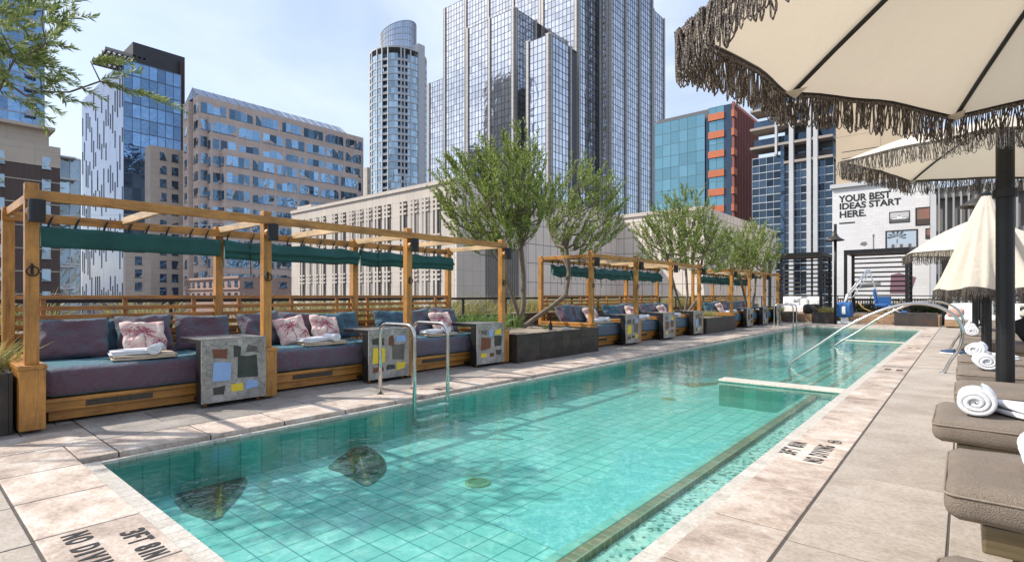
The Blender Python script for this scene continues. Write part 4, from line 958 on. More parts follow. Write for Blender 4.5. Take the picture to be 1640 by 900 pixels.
# shoes
def shoe(loc,rz,label):
    t=thing('shoe',label,'shoe',loc,'blue pair of shoes'); t.rotation_euler=(0,0,rz)
    rbox(-.05,.05,-.14,.14,.0,.028,.012,8,14,3,.0,.0,1).build('sole',white,t,smooth=True)
    mb=MB(); K=10; M_=10
    for i in range(K+1):
        s_=i/K; y=-.135+.27*s_; wd=.045*math.sin(math.pi*min(1,.12+s_*.86))**.4; hh=.095-.055*s_**1.2
        for j in range(M_+1):
            a=math.pi*j/M_; mb.v.append((wd*math.cos(a),y,.027+hh*math.sin(a)**.7*(.75 if (s_<.35 and 3<j<7) else 1)))
    for i in range(K):
        for j in range(M_): mb.f.append((i*(M_+1)+j,(i+1)*(M_+1)+j,(i+1)*(M_+1)+j+1,i*(M_+1)+j+1))
    mb.build('upper',pm('blue_knit',(.015,.04,.10),(.04,.09,.18),30,.8),t,smooth=True,solid=.004)
    MB().tube([(-.02,.0,.09),(.02,.01,.09)],.006,5).tube([(-.02,.03,.08),(.02,.04,.08)],.006,5).build('laces',white,t)
shoe((-.28,15.35,0),R(70),'left shoe of a blue pair left on the deck behind the handrail')
shoe((-.05,15.1,0),R(95),'right shoe of a blue pair left on the deck behind the handrail')
# leaning black pillow and patterned cushion on a farther lounger
zc=[(.03,.03,.03),(.55,.52,.46)]
mb,C=cushion_mesh(.6,.5,.2,44,lambda a,b:zc[int((math.sin(a*9+3*math.sin(b*5))>0))],40); o=mb.build('patterned_cushion',printm,None,smooth=True,cols=C); o.location=(1.1,14.2,.9); o.rotation_euler=(0,R(15),R(-90)); tag(o,'black and cream patterned cushion at the right edge behind the black one','cushion')
mb,_=cushion_mesh(.6,.5,.2,51); o=mb.build('black_cushion',flat('black_cloth',(.012,.012,.014),.9),None,smooth=True); o.location=(.95,12.95,.75); o.rotation_euler=(R(35),R(10),R(-90)); tag(o,'plain black cushion leaning on a lounger at the right edge','cushion')

# ================================================================ FAR END: black cabanas, sofa, lamp, lift
def cabana(x0,x1,y0,y1,h,label):
    t=thing('black_cabana',label,'cabana',(x0,y0,0),'black slatted cabanas'); W,D=x1-x0,y1-y0; s=.13
    for x in (0,W-s):
        for y in (0,D-s): MB().box(x,x+s,y,y+s,0,h-.181).build('post',blackm,t,bevel=.006)
    MB().box(0,W,0,s,h-.18,h).build('beam',blackm,t,bevel=.004); MB().box(0,W,D-s,D,h-.18,h).build('beam',blackm,t,bevel=.004)
    MB().box(0,s,s,D-s,h-.18,h).build('beam',blackm,t); MB().box(W-s,W,s,D-s,h-.18,h).build('beam',blackm,t)
    mb=MB(); n=16
    for k in range(n): x=s+(W-2*s)*k/n; mb.box(x,x+(W-2*s)/n*.8,s,D-s,h-.14,h-.10)
    mb.build('roof_slats',pm('brown_slat',(.09,.065,.05),(.14,.10,.08),6,.6),t)
    mb=MB(); z=.55
    while z<h-.25: mb.box(s+.001,W-s-.001,D-.09,D-.04,z,z+.075); z+=.235
    mb.build('back_slats',pm('black_slat',(.03,.024,.02),(.06,.05,.04),6,.6),t)
    mb=MB(); z=.55
    while z<h-.25: mb.box(W-.09,W-.04,s+.001,D-s-.001,z,z+.06); z+=.235
    mb.build('side_slats',MATS['black_slat'],t)
cabana(-7.85,-5.36,30,32.4,3.46,'left black slatted cabana sheltering the white sofa')
cabana(-4.44,-1.92,30,32.4,3.48,'right black slatted cabana in front of the mural')
tim=wood('weathered_bench',0,(.30,.17,.09),(.20,.11,.06),(.38,.24,.14))
pf=MB(); 
for k in range(3): pf.box(-8.6,-.8,29.35+.0,33.,.001+k*.13,.125+k*.13)
o=pf.build('wood_platform',tim,None,bevel=.005); tag(o,'low brown timber platform under the black cabanas','platform')
t=thing('sofa','long white upholstered sofa with loose cushions in the left black cabana','sofa',(-7.4,30.4,.39))
wu=pm('white_upholstery',(.78,.76,.73),(.68,.66,.63),8,.9,bump=.2)
rbox(0,1.9,0,.9,.0,.38,.05,16,8,5,.01,.008,1).build('seat',wu,t,smooth=True); rbox(0,1.9,.7,.95,.3,.85,.06,16,4,6,.0,.008,2).build('backrest',wu,t,smooth=True)
for k in range(3): q=rbox(.1+k*.6,.62+k*.6,.5,.7,.36,.74,.07,8,5,8,.0,.01,k+4); o=q.build('seat_back_pad',wu,t,smooth=True)
for k in range(4):
    o=make_folded(towelw,.3,.22,.12,20+k); o['label']=f'folded white towel on the white sofa seat, {["first","second","third","fourth"][k]} from left'; o['group']='towels on the white sofa'; o.location=(-7.05+k*.42,30.65,.79); o.rotation_euler=(0,0,R(90))
# pouf
o=rbox(-.35,.35,-.35,.35,0,.45,.12,10,10,8,.02,.01,6).build('pouf',flat('black_pouf',(.015,.013,.013),.8),None,loc=(-5.75,29.7,.39),smooth=True); tag(o,'squat black pouf beside the lamp planter','pouf')
def lamp(c,h,label,arm=0,sc=1.):
    t=thing('lamp_post',label,'lamp post',(c[0],c[1],0),'black dome lamp posts')
    MB().tube([(0,0,0),(0,0,h+.75)],.06,12).build('pole',blackm,t,smooth=True)
    dx=0; dy=arm
    MB().tube([(0,0,h+.55),(0,dy*.5,h+.62),(0,dy,h+.45),(0,dy,h+.2)],.025,8).build('arm',blackm,t,smooth=True)
    hd=MB().lathe((dx,dy,h-.02),[(.40*sc,0),(.385*sc,.03),(.27*sc,.10),(.20*sc,.16),(.14*sc,.22),(.12*sc,.30),(.08*sc,.34),(.06*sc,.42),(0,.43)],24).build('lamp_shade',pm('dark_bronze',(.05,.042,.036),(.09,.075,.06),6,.4,.6),t,smooth=True,solid=.01)
    MB().lathe((dx,dy,h+.02),[(0,0),(.1,0),(.12,.06),(.08,.14)],14).build('bulb_glass',wu,hd,smooth=True)
lamp((-4.41,27.6),3.75,'black dome lamp post between the two black cabanas',-.25)
lamp((.29,19.3),3.75,'black dome lamp post behind the fringed umbrellas on the right',.05,1.1)
# pool lift
t=thing('pool_lift','white pool lift with blue cover and blue hanging seat at far pool end','pool lift',(-4.15,28.3,0))
blu=pm('blue_vinyl',(.015,.085,.27),(.02,.12,.34),9,.5)
MB().box(-.28,.28,-.25,.25,0,.12).box(-.14,.14,-.14,.14,.12,.75).build('base',white,t,bevel=.02)
rbox(-.32,.32,-.26,.20,.30,.98,.10,12,8,10,0,.04,8).build('battery_cover',blu,t,smooth=True); MB().box(-.07,.07,-.30,-.25,.45,.80).build('control_box',white,t,bevel=.01)
MB().tube([(0,-.02,.9),(.12,-.05,1.35)],.06,10).tube([(.08,-.07,1.3),(.88,-.07,2.45)],.032,8).tube([(.16,.05,1.3),(.96,.05,2.45)],.032,8).tube([(.3,0,1.2),(.90,0,2.2)],.02,8).build('lift_arm',white,t,smooth=True)
MB().tube([(.92,0,2.45),(1.05,0,2.0),(1.22,0,1.35)],.028,8).build('seat_hanger',white,t,smooth=True)
xf(rbox(0,.10,-.22,.22,0,.62,.04,5,8,10,0,.01,1),Matrix.Translation((1.15,0,.95))@Matrix.Rotation(R(-8),4,'Y')).build('seat_back',blu,t,smooth=True); rbox(1.15,1.62,-.22,.22,.82,.94,.04,8,8,4,0,.01,3).build('seat',blu,t,smooth=True)
MB().tube([(1.6,0,.86),(1.75,0,.80),(1.9,0,.62),(2.1,0,.55)],.022,8).build('foot_rest',white,t,smooth=True); rbox(2.1,2.3,-.15,.15,.55,.62,.02,4,4,3).build('foot_pad',blu,t)
hose=[(.45,0,1.0),(.6,0,.75),(.85,0,.60),(1.15,0,.50),(1.5,0,.55),(1.85,0,.80),(2.05,.0,1.12)]
tag(MB().tube([(a-4.15,28.9+b,c) for a,b,c in hose],.025,8).build('hose',flat('yellow_hose',(.50,.30,.07),.5),None,smooth=True),'yellow hose looped in front of the right black cabana','hose')
t=thing('steel_stand','small steel stand holding the hose end beside the lift','stand',(-2.08,28.9,0))
MB().tube([(0,0,0),(0,0,1.15)],.02,8).build('upright',steel,t); MB().box(-.2,.2,-.12,.12,0,.04).build('foot',steel,t); 
grass('hedge','dark green foliage strip in front of the mural cabana',[(U(-4.4,-.6),33.4+U(-.3,.3),.4) for _ in range(60)],leafmat('dark_hedge',(.03,.06,.02),(.06,.10,.03),(.12,.15,.06)),.75,40,.2,'hedge','stuff',.9)
ch=thing('lounge_chair','blue slung lounge chair beneath the right black cabana','chair',(-3.3,31.0,.39)) 
xf(MB().box(0,.6,0,.6,.35,.38),Matrix.Identity(4)).build('seat',blu,ch); MB().box(0,.6,.58,.62,.38,.85).build('backrest',blu,ch)
for x in(0,.56):
    for y in (0,.56): MB().box(x,x+.04,y,y+.04,0,.35).build('leg',blackm,ch)
# low black slat fence behind platform + right end things
t=thing('slat_fence','dark vertical slat fence behind the pool lift','fence',(-5.2,33.2,0))
mb=MB(); [mb.box(k*.11,k*.11+.05,0,.03,.39,1.15) for k in range(44)]; mb.build('slats',pm('fence_slat',(.12,.08,.06),(.2,.15,.12),6,.6),t); MB().box(0,4.85,.031,.06,1.05,1.12).build('rail',blackm,t)
for k,(x,y) in enumerate([(-.6,27.5),(1.3,27.5)]):
    d=thing('white_daybed','white mattress daybed on timber base at far right, '+('left one' if k==0 else 'right one'),'daybed',(x,y,0),'white daybeds at the far right')
    MB().box(0,1.6,0,2.0,.05,.3).build('base',tim,d,bevel=.01); rbox(0,1.6,0,2.0,.3,.5,.05,10,10,4,.02,.01,3).build('mattress',wu,d,smooth=True); rbox(.1,1.5,1.5,1.8,.5,.95,.08,10,5,8,.02,.02,4).build('bolster',wu,d,smooth=True)
t=thing('black_cabana','black slatted cabana partly hidden behind the small far umbrella','cabana',(.2,30,0),'black slatted cabanas')
for x in (-.95,1.6): MB().box(x,x+.2,0,.2,0,3.0).build('post',blackm,t)
MB().box(-.95,1.8,0,.2,3.0,3.2).build('beam',blackm,t)
mb=MB(); z=.6
while z<2.9: mb.box(-.74,1.59,.05,.1,z,z+.075); z+=.235
mb.build('back_slats',MATS['black_slat'],t)
tag(xf(rbox(-.25,.25,-.3,.3,0,.3,.1,8,8,5,.02,.02,4),Matrix.Identity(4)).build('pink_pillow',flat('pink_cloth',(.55,.33,.26),.9),None,loc=(-.25,26.0,.5),smooth=True),'salmon pink bolster pillow at the far right loungers','pillow')

# ================================================================ SKYLINE
def frY(xl,y): return ((xl,y),(1,0),(0,-1))       # wall facing -Y
def frX(x,y0): return ((x,y0),(0,1),(1,0))        # wall facing +X
class Bx: pass
def corner(uc,v,d,ul=None,ur=None,dep=12):
    b=Bx(); b.x,b.y=atd(uc,d); b.z=zat(v,d)
    b.xl=ony(ul,b.y)[0] if ul is not None else b.x-dep
    b.yr=onx(ur,b.x)[0] if ur is not None else b.y+dep
    b.w=b.x-b.xl; b.dp=b.yr-b.y; b.fy=frY(b.xl,b.y); b.fx=frX(b.x,b.y); return b
def body(mb,b,z0=GZ,ins=.0,zt=None): mb.box(b.xl+ins,b.x-ins,b.y+ins,b.yr-ins,z0,(zt if zt else b.z))
def curtain(fr,a0,a1,z0,z1,cw,ch,G_,M_,bar=.08,d=.05,hb=None,j=.004,md=.06):
    n=max(1,round((a1-a0)/cw)); m=max(1,round((z1-z0)/ch)); w_=(a1-a0)/n; h_=(z1-z0)/m
    for i in range(n):
        for k in range(m): G_.pane(fr,a0+i*w_,a0+(i+1)*w_,z0+k*h_,z0+(k+1)*h_,d,j)
    if M_:
        for i in range(n+1): M_.fb(fr,a0+i*w_-bar/2,a0+i*w_+bar/2,z0,z1,d+.01,d+md)
        hb=hb or bar
        for k in range(m+1): M_.fb(fr,a0,a1,z0+k*h_-hb/2,z0+k*h_+hb/2,d+.012,d+md*.9)
def windows(parent,rects,mat,framem=None,name='window'):
    """rects: (frame,a0,a1,z0,z1,depth). nearest 100 are parts, the rest one mesh"""
    rects=sorted(rects,key=lambda r:abs(r[4])+math.hypot(r[0][0][0]+r[0][1][0]*r[1],r[0][0][1]+r[0][1][1]*r[1])*.5)
    rest=MB(); P=Vector(parent.location)
    for i,(fr,a0,a1,z0,z1,d) in enumerate(rects):
        mb=MB() if i<99 else rest
        n=max(1,round((a1-a0)/1.5)); w_=(a1-a0)/n
        for k in range(n): mb.pane(fr,a0+k*w_,a0+(k+1)*w_-.05,z0,z1,d,.02)
        mb.fb(fr,a0-.06,a1+.02,z0-.12,z0-.001,d-.03,d+.12)
        if i<99: 
            mb.v=[(v[0]-P.x,v[1]-P.y,v[2]-P.z) for v in mb.v]; mb.build(name,mat,parent)
    if rest.v:
        rest.v=[(v[0]-P.x,v[1]-P.y,v[2]-P.z) for v in rest.v]; rest.build(name,mat,parent,kind='stuff')
def part(mb,name,mat,parent,**k):
    P=Vector(parent.location); mb.v=[(v[0]-P.x,v[1]-P.y,v[2]-P.z) for v in mb.v]; return mb.build(name,mat,parent,**k)
def bldg(name,label,b): return thing(name,label,'building',(b.x,b.y,GZ))
# --- stone hall
stone=facade('hall_limestone',(.55,.48,.41),.9,1.1,.8,(.40,.35,.30),.02); stone2=facade('hall_panels_lifted',(.74,.64,.545),1.05,1.6,.8,(.26,.22,.19),.035)  # panel colour raised to lift the shade on the hall's sunless side
h=corner(728,286,38,467,989); hall=bldg('stone_hall','long pale stone hall with rows of slotted vertical windows',h)
mb=MB(); body(mb,h); part(mb,'wall',stone,hall)
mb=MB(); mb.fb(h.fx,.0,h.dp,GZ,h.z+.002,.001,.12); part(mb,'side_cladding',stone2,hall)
mb=MB(); mb.fb(h.fx,.0,8.,GZ,h.z-3.6,.121,.22); mb.fb(h.fx,8.2,h.dp,h.z-.25,h.z+.06,.121,.25); mb.fb(h.fy,0,h.w,h.z-.2,h.z+.08,.001,.12); part(mb,'cornice',stone,hall)
slot=pm('slot_dark',(.03,.03,.032),(.06,.055,.05),2,.5); wl=MB(); pil=MB(); sl_=[]
usl=[(481,489,1),(493,500,0),(504,511,0),(515,522,1),(533,541,1),(546,554,1),(560,569,0),(573,582,0),(587,596,0),(601,611,1),(616,626,1),(641,652,1),(658,670,0),(676,688,0),(694,706,1)]
cm_=MB(); sd=[]
for ua,ub,dk in usl:
    a0=ony(ua,h.y)[0]-h.xl; a1=ony(ub,h.y)[0]-h.xl; sd.append((a0,a1,dk))
for i,(a0,a1,dk) in enumerate(sd):
    m_=MB(); m_.fb(h.fy,a0,a1,-9,h.z-1.0,.002,.03); o=part(m_,'window_slot',slot if dk else pm('slot_light',(.22,.20,.18),(.3,.27,.24),2,.6) if i==1 else MATS.get('slot_light',slot) if not dk else slot,hall)
    cm_=MB(); cm_.fb(h.fy,(a0+a1)/2-.10,(a0+a1)/2+.10,-9,h.z-1.0,.031,.12)
    z=h.z-1.2; q=0
    while z>-8:
        for zz in (0,.35,.7): cm_.fb(h.fy,a0+.02,a1-.02,z-zz-.14,z-zz,.0315,.10)
        z-=2.6
    part(cm_,'stone_grille',stone,hall)
for i in range(len(sd)-1):
    if sd[i+1][0]-sd[i][1]>1.4: pil.fb(h.fy,sd[i][1]+.25,sd[i+1][0]-.25,GZ,h.z-.3,.001,.35)
part(pil,'pilaster',stone,hall)
bx=corner(498,327,58,476,510,2); mb=MB(); body(mb,bx,0); part(mb,'roof_house',stone,hall)
h2y=h.yr; b=Bx(); b.xl=ony(989,h2y)[0]; b.x=ony(1128,h2y)[0]; b.y=h2y; b.yr=h2y+25; d_=ony(989,h2y)[1]; b.z=zat(346,d_); b.w=b.x-b.xl; b.fy=frY(b.xl,b.y)
hw=bldg('stone_wing','plain pale panelled stone wing beside the slotted hall',b); mb=MB(); mb.box(b.xl-6,b.x,b.y,b.yr,GZ,b.z); part(mb,'wall',stone2,hw); mb=MB(); mb.fb(b.fy,-0,b.w,b.z-.3,b.z+.06,.001,.15); part(mb,'cornice',stone,hw)
# dark grooved recess on the lower side of the hall
mb=MB(); 
for k in range(18): mb.fb(h.fx,3.0+k*.22,3.1+k*.22,-8,5.0,.23,.28)
part(mb,'dark_fins',pm('fin_dark',(.10,.09,.085),(.15,.14,.13),3,.5),hall)
# --- crystal tower C
stC=facade('tower_granite',(.46,.43,.40),3,1.6,.5,(.22,.21,.20),.06); mullC=pm('dark_mullion',(.035,.037,.042),(.05,.05,.055),1,.4,.5)
rootb=corner(925,40,160); C_=bldg('stepped_glass_tower','huge stepped silver glass tower with stone ribs behind the hall',rootb)
G_=MB(); M_=MB(); St=MB(); Bd=MB(); Rf=MB()
def shaft(uc,v,d,ul,ur,colsY,colsX,z0=GZ,zt=None,cw=1.5,ch=2.1,dep=14):
    s=corner(uc,v,d,ul,ur,dep); 
    if zt: s.z=zt
    Bd.box(s.xl+.3,s.x-.3,s.y+.3,max(s.yr,s.y+dep)-.3,z0,s.z-.2)
    Rf.box(s.xl,s.x,s.y,max(s.yr,s.y+dep),s.z-.2,s.z)
    for fr,W_,cols in ((s.fy,s.w,colsY),(s.fx,s.dp,colsX)):
        if not cols or W_<.5: continue
        cwid=1.1; n=cols; seg=(W_-cwid)/n
        for k in range(n+1): St.fb(fr,k*seg,k*seg+cwid,z0,s.z+.3,-.3,.35)
        for k in range(n): St_=None; curtain(fr,k*seg+cwid,(k+1)*seg,z0,s.z,cw,ch,G_,M_,.11,.0,.10,.003,.08)
        for k in range(n+1):
            for e in (0,cwid-.12): M_.fb(fr,k*seg+e,k*seg+e+.12,z0,s.z,.351,.40)
    return s
shaft(715,124,212,686,None,1,1)
shaft(867,-40,172,711,None,4,1,zt=110)
shaft(824,13,158,747,859,2,1)
shaft(880,55,143,843,915,1,1)
shaft(925,-80,160,867,961,1,1,zt=112)
s_=corner(976,-80,166,960,1045); s_.z=112
St.box(s_.xl,s_.x,s_.y,s_.y+2,GZ,112)
shaft(976,-80,166,960,1045,1,3,zt=112)
yb_=s_.yr; q=Bx(); xx=s_.x-.6; dd_=onx(1045,xx)[1]; q.y=onx(1045,xx)[0]; q.yr=onx(1064,xx)[0]; zz_=zat(15,dd_)
fr=frX(xx,q.y); curtain(fr,1.1,q.yr-q.y-1,GZ,zz_,1.5,2.1,G_,M_,.11,0,.10,.003,.08); St.fb(fr,q.yr-q.y-1,q.yr-q.y,GZ,zz_+.3,-.3,.35); St.fb(fr,0,1.1,GZ,zz_+.3,-.3,.35); Bd.box(xx-14,xx-.3,q.y,q.yr-.2,GZ,zz_-.2)
part(Bd,'core',pm('core_dark',(.05,.05,.055),(.06,.06,.06),1,.6),C_); part(G_,'curtain_wall',gFrost,C_); part(M_,'mullions',mullC,C_); part(St,'stone_ribs',stC,C_); part(Rf,'roof',stC,C_)
# --- round condo tower
cx,cy=atd(638,330); bb=Bx(); bb.x,bb.y=cx,cy; B_=bldg('round_condo_tower','slender rounded pale condo tower with balconies and slanted glass crown',bb)
rad=44/FP*330; ztop=zat(95,330); 
def ringp(r,n=48): return [(cx+r*math.cos(2*math.pi*k/n),cy+r*math.sin(2*math.pi*k/n)) for k in range(n)]
G2=MB(); n=56
z=GZ; fh=4.0; SL=MB(); DK=MB(); PV=MB(); rnd=random.Random(5)
nf=int((ztop-GZ)/fh)
for f in range(nf):
    z=GZ+f*fh
    for k in range(n):
        a0=2*math.pi*k/n; a1=2*math.pi*(k+1)/n; bal=(k%14 in (3,4)) or (k%14==9 and f>nf*.45) or (k%14 in(8,10) and f>nf*.55); r=rad-1.4 if bal else rad
        P=lambda a,zz,rr:(cx+rr*math.cos(a),cy+rr*math.sin(a),zz)
        (DK if bal else G2).add([P(a0,z,r),P(a1,z,r),P(a1,z+fh,r),P(a0,z+fh,r)],[(0,1,2,3)])
        if bal: SL.add([P(a0,z+.25,rad),P(a1,z+.25,rad),P(a1,z+1.3,rad),P(a0,z+1.3,rad)],[(0,1,2,3)])
    SL.lathe((cx,cy,z),[(rad-1.5,-.25),(rad+.3,-.25),(rad+.3,.3),(rad-1.5,.3)],n)
for k in range(n):
    a=2*math.pi*k/n
    if k%14 in (3,5,9,10,1,12): PV.tube([(cx+(rad+.1)*math.cos(a),cy+(rad+.1)*math.sin(a),GZ),(cx+(rad+.1)*math.cos(a),cy+(rad+.1)*math.sin(a),ztop)],.45,4)
cr_=MB(); rc=28/FP*330
for k in range(n):
    a0=2*math.pi*k/n; a1=2*math.pi*(k+1)/n
    def top(a): return zat(40,330)+ (math.cos(a-YAW)-1)*4.5
    P=lambda a,zz,rr:(cx+rr*math.cos(a),cy+rr*math.sin(a),zz)
    for q_ in range(5):
        t0,t1=q_/5,(q_+1)/5; cr_.add([P(a0,ztop+(top(a0)-ztop)*t0,rc),P(a1,ztop+(top(a1)-ztop)*t0,rc),P(a1,ztop+(top(a1)-ztop)*t1,rc),P(a0,ztop+(top(a0)-ztop)*t1,rc)],[(0,1,2,3)])
    SL.tube([P(a0,ztop,rc+.1),P(a0,top(a0),rc+.1)],.18,4,False)
for q_ in range(6):
    t0=q_/5; SL.tube([(cx+(rc+.1)*math.cos(2*math.pi*k/n),cy+(rc+.1)*math.sin(2*math.pi*k/n),ztop+((zat(40,330)+(math.cos(2*math.pi*k/n-YAW)-1)*4.5)-ztop)*t0) for k in range(n+1)],.2,4,False)
SL.lathe((cx,cy,ztop),[(0,.3),(rad+.3,.3),(rad+.3,-.6)],n)
sx_,sy_=atd(665,322); SL.box(sx_-2,sx_+3,sy_,sy_+5,GZ,zat(72,322))
for k in range(4): SL.tube([atd(650+k*5,330)+(zat(48,330),),atd(650+k*5,330)+(zat(34+k*3,330),)],.15,4)
condo=facade('condo_concrete',(.52,.52,.52)); part(G2,'glass',glassm('condo_glass',(.34,.44,.50),.06,.75,.2,.3),B_); part(DK,'balcony_recess',gDark,B_); part(SL,'floor_slabs',condo,B_); part(PV,'piers',condo,B_); part(cr_,'crown',gSky,B_)
# --- glass hotel A1
a=corner(198,95,150,131,290); A1=bldg('glass_hotel_tower','blue glass tower with vertical streaks and slatted roof canopy',a)
zc=zat(232,150)
mb=MB(); body(mb,a,ins=.3); part(mb,'core',pm('core_grey',(.1,.1,.11),(.12,.12,.13),1,.6),A1)
G3=MB(); curtain(a.fy,0,a.w,GZ,a.z,a.w/7,4.2,G3,None,d=.0,j=.0015); part(G3,'streaked_glass_wall',glassm('pale_sky_glass',(.07,.12,.215),.08,.85,.05,.05,.15),A1)
M3=MB(); rnd=random.Random(9)
for k in range(20):
    x_=(k+.5)*a.w/20; z_=GZ+rnd.uniform(0,6)
    while z_<a.z-6: l_=rnd.uniform(4,10); M3.fb(a.fy,x_-.035,x_+.035,z_,min(z_+l_,a.z-1),.02,.15); z_+=l_+rnd.uniform(5,13)
part(M3,'streak_fins',pm('streak_fin',(.10,.13,.18),(.13,.16,.2),1,.4),A1)
G4=MB(); M4=MB(); curtain(a.fx,0,a.dp,GZ,a.z,2.2,4.0,G4,M4,.12,.0,.22,.004,.1); part(G4,'curtain_wall',gBlue,A1); part(M4,'mullions',pm('navy_mullion',(.08,.10,.14),(.1,.12,.16),1,.4),A1)
# penthouse + canopy
ph=Bx(); ph.x,ph.y=a.x-3,a.y+1
px0=a.x-9; mb=MB(); yA=onx(213,a.x-2)[0]; yB=onx(296,a.x-2)[0]; zp=zat(70,onx(222,a.x-2)[1]); mb.box(a.x-16,a.x-2,yA,yB,a.z-.1,zp); part(mb,'penthouse',facade('penthouse_grey',(.055,.055,.06)),A1)
mb=MB(); mb.box(a.x-12,a.x-1.0,onx(288,a.x-1)[0],onx(296,a.x-1.)[0],GZ,zp-2); part(mb,'brown_fin_wall',facade('brown_fin',(.07,.035,.03)),A1)
mb=MB(); x0c=a.x-22; 
for k in range(8): mb.box(a.x-17,a.x-2,a.y-3.5+k*1.25,a.y-3.5+k*1.25+.6,a.z+2.2,a.z+2.7)
for k in range(5): mb.box(a.x-17+k*3.6,a.x-16.5+k*3.6,a.y-3.7,a.y+6,a.z+2.,a.z+2.9)
part(mb,'roof_canopy',facade('canopy_grey',(.30,.28,.26)),A1)
# beige block in front of A1
b=corner(241,232,128,232,294); bl=bldg('beige_tower_block','plain beige tower block with small square windows before the glass hotel',b)
beige=facade('beige_cladding',(.50,.42,.35),3.5,1.75,.8,(.36,.30,.25),.03)
mb=MB(); body(mb,b); part(mb,'wall',beige,bl)
rc_=[]; z=b.z-3.2
while z>-10:
    for (u0,u1) in ((256,267),(275,286)): y0_=onx(u0,b.x)[0]-b.y; y1_=onx(u1,b.x)[0]-b.y; rc_.append((b.fx,y0_,y1_,z,z+1.9,.02))
    if z<zat(400,128): rc_.append((b.fy,-2.5,0.,z,z+1.9,.02)) if False else None
    z-=3.3
windows(bl,rc_,gDark)
b=corner(201,404,118,198,242); lo=bldg('beige_low_block','lower beige block with one window column in front of the glass hotel',b); mb=MB(); body(mb,b); part(mb,'wall',beige,lo); rc_=[]
z=b.z-2.6
while z>-10: rc_.append((b.fx,onx(216,b.x)[0]-b.y,onx(228,b.x)[0]-b.y,z,z+1.8,.02)); z-=2.9
windows(lo,rc_,gDark)
# --- rosy stepped office A2
rose=facade('rose_granite',(.58,.46,.39),3,1.4,.7,(.36,.27,.23),.03)
a=corner(318,140,125,309,582); A2=bldg('rose_office_building','long rose granite office building with stepped bays and blue sloping roof',a)
rc_=[]; Wm=MB(); zroof=zat(152,125)
def rosemass(b,zt,bays,first,ny=1):
    Wm.box(b.xl,b.x,b.y,b.yr,GZ,zt)
    n=bays; seg=b.dp/n; z=zt-3.8; k=0
    while z>-14:
        for i in range(n): rc_.append((b.fx,i*seg+seg*.07,(i+1)*seg-seg*.05,z,z+2.3,.02))
        if b.w>2: rc_.append((b.fy,b.w*.15,b.w-.3,z,z+2.0,.02))
        z-=4.0
a.z=zroof; rosemass(a,zroof,7,0)
b1=Bx(); b1.x=a.x+2.2; b1.xl=a.x; b1.y=onx(338,b1.x)[0]; b1.yr=onx(580,b1.x)[0]; b1.w=2.2; b1.dp=b1.yr-b1.y; b1.fx=frX(b1.x,b1.y); b1.fy=frY(b1.xl,b1.y); rosemass(b1,zat(184,onx(338,b1.x)[1]),7,0)
b2=Bx(); b2.x=b1.x+2.2; b2.xl=b1.x; b2.y=onx(360,b2.x)[0]; b2.yr=onx(574,b2.x)[0]; b2.w=2.2; b2.dp=b2.yr-b2.y; b2.fx=frX(b2.x,b2.y); b2.fy=frY(b2.xl,b2.y); rosemass(b2,zat(238,onx(360,b2.x)[1]),6,0)
part(Wm,'wall',rose,A2); windows(A2,rc_,gWin)
ye=onx(556,a.x)[0]; zt2=zat(137,onx(322,a.x)[1]); mb=MB(); mb.add([(a.x-.1,a.y,zroof),(a.x-.1,ye,zroof),(a.x-4,ye,zt2+.3),(a.x-4,a.y,zt2+.3),(a.x-9,a.y,zroof),(a.x-9,ye,zroof)],[(0,1,2,3),(3,2,5,4),(0,3,4),(1,5,2)])
rf_=part(mb,'sloped_roof',glassm('roof_glass',(.16,.22,.32),.2,.5,.1,.1),A2); mb=MB()
k=0
while a.y+k*2.4<ye: mb.tube([(a.x-.05,a.y+k*2.4,zroof+.05),(a.x-4,a.y+k*2.4,zt2+.35)],.1,4); k+=1
part(mb,'roof_ribs',condo,A2)
b=corner(302,162,127,293,312); Wm=MB(); A3=bldg('rose_side_tower','narrow rose granite tower at the left of the rose office',b); body(Wm,b); part(Wm,'wall',rose,A3); rc_=[]; z=b.z-4
while z>-14: rc_.append((b.fy,b.w*.3,b.w*.75,z,z+2.2,.02)); z-=4
windows(A3,rc_,gWin)
# --- low pink building
pk=facade('pink_brick',(.36,.24,.20),1.2,.5); b=corner(384,443,100,297,466); lw=bldg('low_pink_building','low pink brick building just above the fence line',b); mb=MB(); body(mb,b); mb.fb(b.fy,-.2,b.w,b.z-.3,b.z+.2,.001,.3); mb.fb(b.fy,-.2,b.w,b.z-2.4,b.z-2.1,.001,.25); part(mb,'wall',pk,lw); rc_=[]
for i in range(9):
    for z in (b.z-1.7,b.z-4.0): rc_.append((b.fy,b.w*(i+.25)/9,b.w*(i+.75)/9,z,z+1.0,.02))
for i in range(3):
    for z in (b.z-2.0,b.z-4.6): rc_.append((b.fx,b.dp*(i+.25)/3,b.dp*(i+.75)/3,z,z+1.1,.02))
windows(lw,rc_,gDark)
